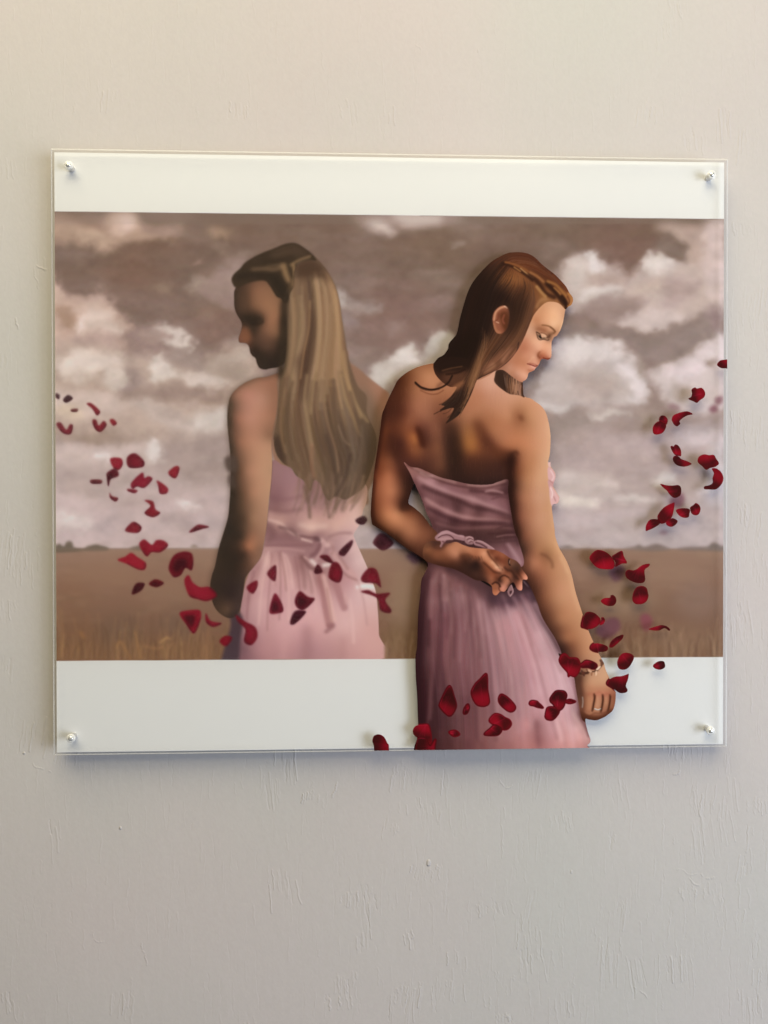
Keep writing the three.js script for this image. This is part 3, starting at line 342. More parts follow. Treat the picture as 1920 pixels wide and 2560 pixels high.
  // ---- petals on this sheet
  const P = (p, c0, dark) => { const c = ((Math.round((c0 >> 16) * 0.9) << 16) | (Math.round(((c0 >> 8) & 255) * 0.86) << 8) | Math.round((c0 & 255) * 0.86)); b.fill(p, c, 1.9, 0.97); b.within(p, () => b.line(p.slice(Math.floor(p.length / 4) * 2), 0x38121a, 5, 2.5, 0.6)); let x = 0, y = 0; for (let i = 0; i < p.length; i += 2) { x += p[i]; y += p[i + 1]; } x /= p.length / 2; y /= p.length / 2; b.within(p, () => b.fill(p.map((v, i) => (i % 2 ? y + (v - y) * 0.55 + 3 : x + (v - x) * 0.55 + (dark ? -4 : 3))), dark ? 0x2e1016 : 0x98263a, 4, dark ? 0.7 : 0.35)); };
  for (const [p, c, d] of [[[62, 75, 95, 90, 90, 125, 65, 110], 0x5a4446, 1], [[125, 130, 165, 90, 205, 120, 150, 155], 0x4a3438, 1], [[190, 210, 245, 205, 240, 230, 195, 230], 0x7a4c48, 1], [[320, 165, 360, 160, 430, 225, 405, 260, 370, 210], 0x7d2a30, 0], [[68, 330, 105, 320, 150, 380, 180, 335, 205, 345, 190, 410, 140, 415, 95, 380], 0x76323a, 0], [[370, 295, 400, 300, 420, 345, 460, 305, 485, 340, 440, 395, 400, 385, 370, 330], 0x742a30, 0], [[510, 300, 540, 290, 570, 325, 540, 345], 0x8c3036, 0], [[515, 620, 600, 615, 620, 660, 590, 710, 545, 700], 0x8e2632, 0], [[490, 735, 560, 700, 585, 760, 520, 790, 500, 850, 488, 780], 0x5c2028, 1], [[655, 610, 720, 575, 795, 640, 780, 690, 670, 690], 0x6a1e28, 0], [[355, 795, 440, 795, 440, 825, 360, 825], 0x6e3436, 1], [[690, 820, 780, 735, 800, 780, 830, 765, 865, 790, 800, 860, 740, 850, 700, 870], 0x822432, 0], [[660, 870, 740, 880, 720, 905, 665, 890], 0x7c2c34, 0], [[905, 800, 990, 860, 985, 905, 930, 910, 915, 850], 0x882430, 0], [[1000, 725, 1060, 680, 1090, 700, 1060, 780, 1010, 760], 0x8c2630, 0], [[510, 900, 530, 930, 580, 945, 560, 975, 515, 945], 0x7c3236, 1], [[800, 965, 870, 975, 890, 1040, 930, 1070, 870, 1105, 800, 1070, 850, 1010], 0x7a2028, 0], [[640, 1220, 680, 1160, 720, 1145, 775, 1190, 740, 1235], 0x74202a, 0], [[1170, 1225, 1220, 1180, 1260, 1165, 1335, 1185, 1270, 1205, 1190, 1230], 0x742630, 1]]) P(K2(p), c, d);
  for (const [p, c, d] of [[[755, 330, 800, 295, 860, 340, 900, 300, 960, 305, 995, 345, 930, 400, 860, 400, 820, 435, 780, 390], 0x861e2c, 0], [[575, 465, 640, 435, 690, 405, 740, 440, 810, 490, 800, 545, 740, 540, 660, 500], 0x982432, 0], [[1000, 530, 1040, 430, 1120, 395, 1190, 410, 1205, 480, 1190, 550, 1140, 530, 1100, 590, 1040, 605], 0x6a1824, 1], [[695, 750, 730, 660, 800, 660, 770, 720], 0x4a1c20, 1], [[835, 665, 890, 625, 960, 655, 900, 690], 0x601820, 1], [[1130, 640, 1165, 590, 1200, 650, 1260, 690, 1340, 690, 1400, 760, 1320, 805, 1240, 790, 1170, 760], 0x8c2030, 0], [[1090, 905, 1180, 880, 1260, 885, 1265, 960, 1210, 1075, 1140, 990], 0x8c1e2e, 1], [[1310, 905, 1350, 970, 1440, 990, 1370, 1020, 1310, 980], 0x7e1e2c, 0]]) P(K3(p), c, d);
  for (const [p, c, d] of [[[490, 580, 540, 515, 565, 520, 555, 640], 0x641c28, 0], [[320, 690, 400, 635, 410, 680, 370, 745], 0x701a28, 0], [[510, 900, 550, 745, 600, 800, 625, 880, 590, 905], 0x70182a, 1], [[720, 800, 760, 725, 830, 770, 885, 790, 800, 875, 740, 860], 0x5c1420, 1], [[680, 985, 720, 890, 810, 890, 780, 940, 710, 1000], 0x441420, 1], [[1000, 580, 1030, 490, 1080, 490, 1115, 560, 1100, 640, 1060, 650, 1010, 620], 0x661622, 0], [[925, 435, 990, 425, 1040, 490, 990, 480], 0x5a1620, 1], [[1085, 400, 1190, 300, 1195, 340, 1130, 430], 0x4a1c28, 1], [[880, 560, 910, 500, 950, 560, 900, 580], 0x4e1a22, 1], [[1270, 610, 1330, 535, 1400, 550, 1435, 690, 1390, 660, 1290, 650], 0x6a1824, 0], [[1270, 730, 1330, 715, 1400, 745, 1510, 740, 1470, 800, 1520, 880, 1500, 905, 1430, 880, 1400, 780], 0x641824, 0], [[230, 920, 300, 970, 390, 1020, 410, 1100, 360, 1170, 300, 1140, 310, 1040, 250, 980], 0x741826, 0], [[95, 1140, 140, 1095, 200, 1110, 150, 1180], 0x7e1826, 0], [[1225, 130, 1290, 100, 1320, 130, 1290, 170, 1240, 160], 0x4c2e34, 1], [[1370, 310, 1440, 240, 1540, 320, 1460, 385, 1390, 350], 0x5e3038, 1]]) P(K6(p), c, d);
  const Q = (p, c) => b.fill(p, c, 4.5, 0.9);
  for (const [p, c] of [[[1160, 180, 1210, 165, 1260, 190, 1250, 215, 1190, 210], 0x9a7a7c], [[1550, 120, 1610, 100, 1615, 150, 1570, 175], 0x8a6268], [[1500, 210, 1550, 170, 1580, 210, 1540, 240], 0x865860], [[1180, 960, 1270, 900, 1300, 950, 1270, 1020, 1190, 1010], 0x8a6068], [[1085, 1235, 1120, 1215, 1165, 1230, 1130, 1250], 0x8f7074], [[670, 1560, 730, 1490, 810, 1540, 780, 1610, 720, 1640], 0x6e4c54]]) Q(R2(p), c);
  for (const [p, c] of [[[835, 760, 900, 735, 948, 800, 910, 890, 855, 870], 0x8a4e56], [[415, 890, 520, 785, 620, 780, 645, 870, 600, 920, 500, 975], 0x704850]]) Q(R3(p), c);
  Q(R6([370, 290, 430, 255, 510, 300, 440, 352]), 0x5c4248);
  g.restore();
}

// ---------------------------------------------------------------- front print: figure with hands behind her back, loose petals
const HD = frame(1060, 1310, 0.16878), FC = frame(1280, 740, 0.1085), NK = frame(1040, 860, 0.18083);
const T = (f, list) => list.flatMap(([x, y, ...c]) => [...f([x, y]), ...c]);
const BOTTOM = 1892;
const figureOutline = [
  ...R4([920, 115, 1000, 113, 1080, 130, 1140, 168, 1190, 218, 1250, 268, 1310, 313, 1370, 373, 1420, 430, 1450, 487, 1478, 525, 1483, 560, 1468, 598, 1440, 615, 1416, 642]),
  ...FC([1225, 330, 1212, 400, 1195, 500, 1165, 640, 1110, 790, 1030, 915, 985, 935, 945, 985, 915, 1060, 908, 1180, 910, 1300, 904, 1390, 880, 1440, 830, 1468, 760, 1455, 690, 1450, 655, 1490, 632, 1550, 610, 1585, 580, 1625, 545, 1655, 520, 1700, 470, 1730, 390, 1765, 370, 1810, 350, 1880, 310, 1935, 250, 1965]),
  ...NK([1476, 515, 1482, 620, 1496, 722, 1580, 752, 1659, 795]),
  ...R5([1380, 322, 1440, 362, 1478, 412, 1500, 480, 1515, 560, 1520, 650, 1512, 760, 1500, 815, 1518, 815, 1522, 850, 1550, 890, 1560, 930, 1545, 980, 1542, 1010, 1570, 1060, 1590, 1100, 1575, 1142, 1532, 1160, 1538, 1250, 1552, 1350]),
  ...R6([1557, 130, 1592, 230, 1640, 320]), ...R3([70, 120, 140, 242, 186, 370, 220, 520, 270, 680, 320, 830, 372, 960, 432, 1090, 470, 1165, 490, 1200, 505, 1260, 540, 1340, 560, 1400, 602, 1475]),
  ...R7([1240, 690, 1236, 790, 1205, 905, 1135, 970, 1080, 1005, 990, 1040, 900, 1032, 850, 1022, 852, 1080, 880, 1195, 912, 1290, 902, 1335, 872, 1372]), 1470, BOTTOM, 1200, BOTTOM, 1045, BOTTOM,
  ...R6([465, 1700, 460, 1550, 455, 1400, 445, 1250, 442, 1100, 455, 1000, 460, 850, 466, 720, 480, 600, 490, 480, 518, 420, 540, 345, 450, 272, 380, 232, 300, 172, 200, 97, 112, 46]),
  ...R5([96, 1305, 86, 1240, 86, 1180, 95, 1060, 106, 950, 120, 830, 140, 700, 160, 560, 175, 440, 195, 382, 230, 300, 270, 220, 302, 160, 370, 102, 460, 56, 560, 30]),
  ...R4([200, 1135, 240, 1088, 290, 1060, 330, 1005, 342, 950, 400, 882, 421, 830, 440, 730, 470, 620, 510, 490, 560, 390, 640, 290, 730, 202, 820, 148, 880, 122])];
const armGap = R5([432, 985, 402, 1070, 386, 1140, 425, 1172, 500, 1238, 572, 1335, 560, 1280, 530, 1220, 490, 1105, 455, 1030]);
const front = new Painter(1);
{
  const b = front, g = b.g;
  g.fillStyle = 'rgb(120,80,60)'; g.fillRect(X0, Y0, TW, TH);
  // ---- back, shoulders and arms
  const skinBox = [950, 840, 1580, 840, 1580, 1860, 900, 1860, 900, 1000];
  const skin = [
    ...T(R5, [[460, 80, 150, 100, 72], [560, 130, 184, 126, 94], [560, 60, 150, 98, 70], [520, 180, 174, 116, 86], [380, 110, 104, 64, 42], [330, 170, 82, 47, 30], [250, 280, 80, 46, 31], [340, 300, 92, 54, 38], [430, 250, 146, 96, 70], [450, 360, 156, 102, 78], [560, 330, 154, 102, 78], [650, 300, 150, 98, 72], [640, 420, 116, 74, 56], [340, 430, 90, 52, 38], [220, 430, 72, 42, 32], [400, 480, 134, 84, 62], [530, 450, 146, 96, 74], [460, 520, 112, 68, 52], [480, 590, 86, 50, 38], [430, 620, 156, 94, 60], [500, 660, 84, 50, 38], [600, 560, 124, 80, 62], [610, 700, 112, 72, 54], [450, 720, 132, 82, 56], [390, 780, 92, 54, 42], [330, 660, 76, 44, 36], [520, 800, 88, 54, 43], [360, 820, 80, 48, 42], [700, 540, 98, 64, 50], [740, 640, 66, 44, 36], [770, 760, 56, 37, 30], [740, 880, 54, 36, 31], [640, 860, 92, 59, 46], [860, 640, 150, 98, 62], [890, 690, 152, 97, 61], [870, 560, 142, 94, 66], [860, 450, 164, 110, 82], [940, 400, 172, 116, 88], [1000, 330, 184, 128, 100], [1100, 250, 200, 146, 119], [1030, 200, 208, 156, 130], [960, 280, 182, 124, 96], [1200, 300, 202, 148, 118], [1350, 340, 200, 144, 110], [1440, 400, 208, 154, 120], [1400, 500, 196, 142, 108], [1290, 460, 146, 96, 70], [1240, 430, 160, 106, 78], [1340, 440, 186, 132, 98], [1190, 440, 188, 132, 100], [1130, 480, 178, 120, 90], [1050, 490, 160, 105, 77], [950, 520, 128, 82, 58], [1000, 650, 98, 60, 45], [950, 600, 118, 74, 52], [1060, 570, 154, 101, 74], [1150, 620, 170, 112, 84], [1200, 700, 158, 100, 72], [1100, 740, 108, 66, 47], [1210, 765, 58, 35, 27], [900, 780, 94, 58, 42], [830, 800, 76, 48, 36], [850, 900, 60, 39, 32], [1000, 850, 72, 46, 37], [1000, 940, 58, 39, 34], [1100, 850, 68, 43, 36], [1150, 930, 62, 40, 35],
      [1490, 560, 214, 162, 128], [1400, 650, 200, 142, 108], [1290, 690, 182, 120, 88], [1290, 800, 152, 98, 72], [1380, 800, 194, 138, 104], [1490, 800, 210, 162, 127], [1430, 950, 206, 156, 121], [1500, 1000, 202, 152, 118], [1330, 950, 180, 126, 95], [1260, 900, 112, 69, 49], [1225, 1000, 66, 42, 33], [1300, 1100, 160, 107, 83], [1420, 1100, 200, 150, 120], [1500, 1150, 196, 146, 112], [1235, 1150, 74, 46, 36], [1300, 1250, 142, 92, 72], [1420, 1280, 194, 142, 112], [1510, 1300, 196, 146, 112], [1265, 1350, 84, 54, 42], [1330, 1400, 134, 87, 67], [1450, 1420, 180, 130, 99], [1540, 1440, 202, 152, 114], [1290, 1500, 62, 42, 35], [1370, 1540, 134, 88, 68],
      [200, 560, 102, 58, 38], [270, 640, 78, 45, 34], [170, 760, 98, 56, 38], [230, 800, 124, 76, 54], [290, 760, 76, 45, 35], [150, 900, 110, 62, 42], [230, 930, 172, 108, 79], [310, 900, 88, 53, 40], [370, 980, 54, 33, 27], [170, 1050, 152, 94, 68], [260, 1050, 176, 114, 85], [345, 1080, 80, 50, 38], [120, 1150, 106, 62, 42], [240, 1170, 172, 110, 81], [335, 1165, 66, 40, 30], [110, 1260, 76, 44, 30], [215, 1240, 182, 119, 86], [300, 1230, 186, 126, 93], [385, 1210, 108, 66, 47], [160, 1330, 78, 47, 31], [290, 1320, 166, 109, 80], [420, 1290, 152, 100, 74], [510, 1300, 96, 60, 45], [400, 1390, 156, 103, 77], [520, 1370, 122, 78, 58], [290, 1405, 72, 45, 32], [440, 1480, 94, 59, 44], [560, 1440, 110, 70, 53]]),
    ...T(R6, [[1300, 250, 64, 43, 35], [1420, 240, 164, 113, 84], [1480, 285, 140, 95, 70], [1570, 250, 200, 148, 110], [1390, 340, 176, 118, 91], [1450, 420, 154, 101, 77], [1350, 440, 90, 57, 44], [1570, 400, 186, 134, 101], [1640, 430, 194, 144, 110], [1400, 560, 78, 49, 38], [1490, 600, 142, 94, 70], [1590, 640, 182, 131, 100], [1500, 760, 96, 62, 47], [1600, 800, 162, 112, 84], [1640, 960, 150, 101, 75], [1560, 900, 88, 58, 45]]),
    ...T(R3, [[100, 280, 196, 144, 110], [60, 500, 188, 134, 103], [200, 600, 198, 146, 112], [100, 700, 174, 121, 91], [250, 800, 186, 135, 102], [150, 900, 152, 102, 76], [300, 950, 186, 134, 102], [190, 1020, 130, 85, 63], [350, 1050, 190, 138, 105], [300, 1110, 174, 122, 94], [420, 1130, 192, 144, 113], [60, 880, 106, 70, 53], [120, 1010, 84, 56, 45]]),
    ...T(R7, [[790, 500, 104, 70, 56], [900, 520, 190, 142, 111], [1000, 500, 196, 149, 117], [1100, 480, 202, 156, 123], [850, 600, 166, 117, 90], [1000, 600, 188, 138, 107], [1090, 580, 194, 144, 112], [920, 690, 178, 117, 92], [1020, 670, 186, 121, 98], [1120, 690, 182, 117, 94], [1210, 690, 152, 96, 76], [880, 790, 174, 119, 91], [1010, 790, 176, 125, 98], [1110, 800, 172, 119, 93], [1195, 820, 158, 105, 81], [880, 930, 162, 106, 82], [1010, 950, 162, 111, 87], [1110, 920, 150, 98, 76], [900, 1000, 104, 63, 46], [1000, 1020, 94, 56, 41], [800, 970, 90, 54, 42], [800, 700, 110, 74, 60]])];
  b.field(skinBox, skin, { c: 13, ridge: 0.02, step: 3 });
  // contour and anatomy accents
  for (const [p, c, w, bl, a] of [
    [R5([300, 160, 230, 300, 190, 400, 165, 560, 140, 700, 120, 830, 105, 950, 90, 1100, 86, 1200, 95, 1290, 130, 1340]), 0x3a2018, 10, 5, 0.7], [R5([100, 1320, 200, 1390, 300, 1470, 380, 1530, 540, 1640]), 0x3c241a, 9, 5, 0.75], [R5([240, 600, 300, 780, 350, 900, 390, 1000]), 0x44281f, 10, 6, 0.55], [R5([400, 1010, 360, 1120, 330, 1190, 400, 1180]), 0x3a221a, 6, 4, 0.7], [R5([430, 1170, 520, 1260, 600, 1350]), 0x4a2c20, 6, 4, 0.6],
    [R5([1200, 760, 1240, 730, 1260, 750]), 0x341d16, 5, 3, 0.7], [R5([1200, 800, 1195, 950, 1195, 1100, 1220, 1300, 1260, 1450]), 0x2e1c17, 11, 5, 0.75], [R5([470, 560, 490, 620, 510, 690]), 0x3f2018, 8, 4, 0.55], [R5([740, 520, 750, 700, 745, 900]), 0x38251d, 22, 12, 0.45], [R5([960, 520, 1030, 660, 1100, 740, 1190, 750]), 0x4e2e20, 14, 9, 0.4], [R5([1500, 500, 1515, 640, 1505, 780, 1520, 1100, 1545, 1330]), 0xe0b48e, 7, 4, 0.4], [R6([1440, 270, 1490, 290, 1530, 340, 1535, 380]), 0x60402e, 5, 3, 0.6], [R6([1340, 330, 1330, 420, 1380, 460]), 0x5a392b, 6, 4, 0.5], [R6([1600, 300, 1659, 420]), 0xdcb088, 5, 3, 0.5], [R3([40, 60, 120, 240, 170, 380, 205, 540, 260, 700]), 0xe0b48c, 6, 4, 0.45],
    [R5([520, 1500, 560, 1440, 600, 1400]), 0x5a382a, 10, 5, 0.6]]) b.line(p, c, w, bl, a);
  for (const [p, c, w, bl, a] of [[[455, 540, 480, 600, 500, 680], 0x3a1c14, 9, 5, 0.6], [[425, 600, 440, 660], 0xb47448, 6, 4, 0.55], [[300, 200, 260, 330, 225, 430, 250, 560, 300, 700, 350, 800], 0x45261b, 26, 14, 0.45], [[700, 520, 740, 620, 760, 760, 770, 900], 0x33211a, 26, 12, 0.55], [[600, 560, 620, 700, 650, 840], 0x8e5e46, 14, 9, 0.4], [[865, 560, 890, 640, 890, 720], 0xa66c40, 18, 11, 0.5], [[930, 500, 980, 600, 1040, 690, 1110, 740, 1180, 750], 0x532f20, 16, 9, 0.5], [[1000, 470, 1090, 560, 1160, 640, 1210, 700], 0xb87a5a, 22, 13, 0.4], [[1278, 450, 1292, 475], 0x5a3423, 7, 4, 0.6], [[880, 830, 1000, 880, 1120, 880], 0x45291f, 36, 16, 0.45], [[1210, 760, 1200, 900, 1200, 1050, 1225, 1250, 1255, 1400], 0x2c1813, 16, 7, 0.6], [[560, 70, 540, 150, 600, 200], 0xc08a64, 18, 10, 0.4], [[110, 960, 100, 1080, 95, 1180, 110, 1290, 180, 1350, 300, 1440, 420, 1530], 0x2e170f, 9, 4, 0.55], [[190, 400, 165, 560, 140, 720, 118, 860], 0x2c160f, 10, 5, 0.6], [[1380, 760, 1350, 900, 1340, 1050, 1360, 1250], 0x9a6446, 20, 12, 0.35]]) b.line(R5(p), c, w, bl, a);
  for (let i = 0; i < 900; i++) { const x = 980 + 430 * rnd(), y = 930 + 560 * rnd(); b.line([x, y, x + 1 - 2 * rnd(), y + 8 + 16 * rnd()], rnd() < 0.5 ? 0x3a221a : 0xd09a74, 1, 0, 0.05); }
  // ---- bodice
  const bodice = R5([350, 815, 400, 850, 470, 862, 540, 892, 640, 935, 750, 962, 850, 986, 960, 996, 1050, 990, 1110, 968, 1180, 955, 1180, 1050, 1205, 1220, 1235, 1370, 1265, 1450, 1300, 1640, 1100, 1640, 700, 1480, 610, 1370, 572, 1330, 530, 1222, 490, 1105, 450, 1020, 400, 905]);
  b.field(bodice, T(R5, [[400, 870, 146, 102, 94], [470, 890, 140, 98, 92], [540, 920, 128, 88, 84], [650, 970, 116, 80, 78], [800, 1005, 120, 84, 82], [950, 1020, 132, 94, 92], [1080, 1000, 134, 96, 94], [1160, 975, 92, 62, 60], [450, 960, 132, 92, 90], [560, 960, 172, 126, 126], [660, 1030, 150, 108, 110], [780, 1060, 132, 92, 94], [920, 1060, 110, 76, 76], [1060, 1060, 118, 82, 82], [1150, 1040, 84, 56, 56], [500, 1050, 112, 76, 76], [620, 1060, 128, 90, 90], [760, 1110, 96, 64, 64], [900, 1120, 150, 108, 108], [1050, 1150, 146, 104, 106], [1150, 1110, 116, 80, 80], [520, 1130, 120, 84, 84], [640, 1150, 108, 74, 74], [780, 1180, 84, 56, 56], [950, 1200, 92, 62, 62], [1150, 1210, 124, 86, 88], [560, 1170, 146, 104, 102], [700, 1220, 146, 104, 104], [850, 1260, 142, 100, 98], [1000, 1270, 128, 90, 88], [1150, 1280, 96, 64, 62], [600, 1260, 96, 64, 64], [740, 1290, 82, 54, 54], [900, 1320, 88, 58, 56], [1080, 1310, 106, 72, 70], [1180, 1330, 90, 60, 58], [640, 1330, 92, 62, 62], [760, 1360, 80, 52, 52], [900, 1380, 74, 48, 47], [1050, 1390, 78, 52, 50], [1180, 1380, 76, 50, 50], [950, 1440, 72, 48, 48], [1100, 1430, 84, 58, 56], [1200, 1450, 96, 66, 66], [1150, 1520, 132, 94, 96], [1220, 1540, 138, 100, 102], [1050, 1480, 96, 66, 66]]), { c: 9, step: 3 });
  b.within(bodice, () => {
    for (const [p, c, w, bl, a] of [[[370, 835, 450, 880, 560, 930, 700, 985, 850, 1015, 1000, 1020, 1100, 1000, 1170, 985], 0x3e2424, 4, 2, 0.55], [[430, 865, 520, 905, 640, 945, 760, 975], 0xb28880, 5, 2.5, 0.55], [[860, 995, 980, 1003, 1090, 985, 1160, 962], 0xb28a82, 5, 2.5, 0.55], [[480, 900, 530, 925, 580, 925], 0xbd948c, 4, 2, 0.5], [[470, 940, 600, 1010, 760, 1075, 900, 1110, 1040, 1170, 1190, 1230], 0xc0928f, 9, 4, 0.7], [[500, 1010, 620, 1060, 760, 1110, 900, 1170, 1050, 1200, 1190, 1240], 0x3e2526, 10, 4, 0.75], [[520, 1110, 640, 1180, 780, 1240, 920, 1270, 1080, 1280, 1200, 1300], 0xba8b86, 8, 3.5, 0.7], [[540, 1180, 660, 1240, 800, 1290, 960, 1300, 1120, 1300, 1220, 1310], 0x3a2224, 10, 4, 0.75], [[880, 1040, 980, 1050, 1080, 1070, 1180, 1050], 0x4a2e2f, 8, 3, 0.75], [[1000, 1050, 1060, 1040, 1140, 1060], 0xbb918e, 4, 2, 0.7], [[1050, 1110, 1120, 1090, 1190, 1105], 0x57393a, 4, 2, 0.6], [[600, 1300, 760, 1340, 920, 1340, 1080, 1330, 1220, 1340], 0xa27672, 5, 3, 0.4], [[1090, 1345, 1160, 1325, 1230, 1330], 0x4b3030, 4, 2, 0.7], [[1020, 1385, 1100, 1385, 1240, 1370], 0x432a2a, 4, 2, 0.7], [[1090, 1410, 1170, 1395, 1245, 1395], 0x9b726e, 3, 1.5, 0.5], [[1060, 1430, 1160, 1420, 1250, 1410], 0x472d2d, 3, 1.5, 0.6], [[1010, 1450, 1120, 1450, 1250, 1440], 0x4a3132, 4, 2, 0.5], [[1180, 1470, 1230, 1540, 1280, 1620], 0xbb9396, 8, 3, 0.55], [[1150, 1480, 1190, 1560, 1210, 1620], 0x5f4041, 7, 4, 0.6], [[1190, 960, 1195, 1100, 1225, 1300, 1265, 1470], 0x3a2526, 10, 5, 0.6], [[430, 960, 480, 1090, 540, 1230, 600, 1330], 0x4a2e2e, 9, 4, 0.55]]) b.line(R5(p), c, w, bl, a);
    for (let i = 0; i < 500; i++) { const x = 1010 + 280 * rnd(), y = 1180 + 190 * rnd(); b.line([x, y, x, y + 6 + 12 * rnd()], rnd() < 0.5 ? 0x3a2424 : 0xc49a96, 1, 0, 0.05); }
  });
  // ---- skirt
  const skirt = [...R6([545, 335, 700, 360, 900, 450, 1060, 540, 1200, 560, 1290, 480, 1340, 500, 1410, 650, 1460, 790, 1560, 950, 1605, 1060]), ...R7([500, 190, 620, 440, 695, 480, 720, 620, 762, 850, 800, 1020, 852, 1080, 882, 1200, 914, 1290, 905, 1340, 875, 1375]), 1475, 1895, 1030, 1895, ...R6([440, 1659, 440, 1250, 430, 1100, 445, 1000, 450, 850, 455, 720, 470, 600, 480, 480, 510, 420])];
  b.field(skirt, [...T(R6, [[520, 450, 84, 56, 56], [600, 480, 150, 108, 106], [660, 430, 138, 98, 96], [570, 650, 162, 119, 117], [650, 580, 130, 92, 90], [700, 650, 160, 116, 116], [695, 800, 114, 79, 82], [800, 620, 162, 118, 116], [780, 520, 130, 92, 90], [700, 400, 80, 54, 54], [880, 700, 134, 95, 95], [960, 680, 168, 124, 124], [930, 560, 110, 78, 78], [1040, 640, 78, 55, 58], [1180, 650, 84, 60, 63], [1110, 640, 100, 72, 74], [1100, 820, 178, 133, 133], [1240, 740, 178, 134, 136], [1300, 620, 96, 70, 73], [1350, 780, 166, 123, 125], [1420, 720, 86, 60, 63], [1300, 900, 190, 146, 146], [1440, 920, 182, 140, 140], [1520, 920, 84, 60, 60], [1570, 1010, 90, 64, 64], [1560, 1150, 190, 148, 150], [1400, 1100, 190, 146, 146], [1200, 1000, 182, 135, 135], [1000, 900, 168, 122, 122], [1000, 1020, 150, 107, 107], [850, 920, 144, 102, 102], [700, 980, 120, 83, 85], [600, 850, 140, 98, 100], [500, 700, 92, 62, 62], [500, 850, 78, 50, 52], [490, 1000, 68, 42, 44], [560, 1080, 108, 74, 76], [700, 1150, 104, 71, 73], [900, 1150, 128, 89, 91], [1050, 1150, 142, 100, 102], [1200, 1150, 164, 120, 120], [1350, 1250, 182, 138, 140], [500, 1200, 60, 35, 37], [650, 1300, 88, 58, 60], [900, 1320, 114, 78, 80], [1080, 1350, 142, 100, 102], [1250, 1350, 166, 124, 124], [490, 1400, 56, 32, 34], [700, 1450, 84, 55, 57], [900, 1500, 104, 71, 71], [1100, 1530, 142, 100, 100], [1280, 1550, 168, 124, 124], [550, 1600, 60, 36, 38], [800, 1620, 94, 63, 63], [470, 600, 70, 46, 48]]),
    ...T(R7, [[60, 200, 196, 144, 146], [250, 300, 214, 167, 169], [400, 300, 202, 159, 161], [300, 500, 212, 167, 170], [500, 400, 206, 164, 167], [600, 600, 212, 170, 174], [690, 700, 186, 144, 148], [300, 900, 202, 154, 156], [600, 900, 202, 156, 158], [90, 1100, 190, 136, 134], [225, 1100, 152, 106, 106], [450, 1150, 212, 164, 164], [600, 1200, 204, 153, 150], [750, 1150, 214, 167, 162], [820, 1250, 210, 160, 156], [150, 1350, 172, 116, 112], [240, 1300, 150, 100, 99], [500, 1350, 202, 146, 142], [740, 1350, 202, 146, 140], [862, 1150, 140, 100, 98], [765, 950, 120, 86, 84], [480, 120, 100, 72, 74], [730, 800, 150, 112, 114]])], { c: 6, step: 3 });
  b.within(skirt, () => {
    const gd = [R6([530, 350, 500, 600, 470, 850, 450, 1100, 455, 1400, 465, 1880]), R6([600, 380, 570, 620, 560, 850, 560, 1100, 590, 1400, 620, 1880]), R6([690, 390, 680, 640, 700, 860, 690, 1100, 720, 1400, 740, 1880]), R6([800, 440, 800, 680, 850, 880, 830, 1120, 860, 1420, 880, 1880]), R6([900, 500, 920, 720, 960, 920, 970, 1150, 980, 1450, 1000, 1880]), R6([1020, 560, 1080, 760, 1120, 960, 1150, 1180, 1160, 1450, 1180, 1880]), R6([1180, 580, 1230, 760, 1290, 960, 1340, 1180, 1370, 1450, 1400, 1880]), R6([1290, 560, 1370, 760, 1440, 960, 1530, 1180, 1600, 1450, 1680, 1880]), R6([1340, 560, 1440, 800, 1560, 1000, 1660, 1250, 1740, 1500, 1800, 1880])];
    b.strands(gd, 260, [[0, 40, 22, 24], [0.25, 70, 44, 48], [0.5, 96, 62, 66], [0.8, 150, 108, 112], [1, 130, 94, 98]], { w: [4, 11], al: [0.05, 0.14], jit: 8, wob: 8, blur: 4 });
    b.strands(gd, 240, [[0, 64, 38, 40], [0.12, 110, 74, 74], [0.4, 164, 118, 117], [0.7, 214, 168, 168], [1, 228, 190, 192]], { w: [3, 10], al: [0.05, 0.15], jit: 8, wob: 8, blur: 4 });
    b.strands(gd, 240, [[0, 60, 36, 38], [0.3, 120, 82, 84], [0.7, 196, 150, 152], [1, 220, 180, 182]], { w: [0.8, 2], al: [0.03, 0.09], jit: 30, wob: 4 });
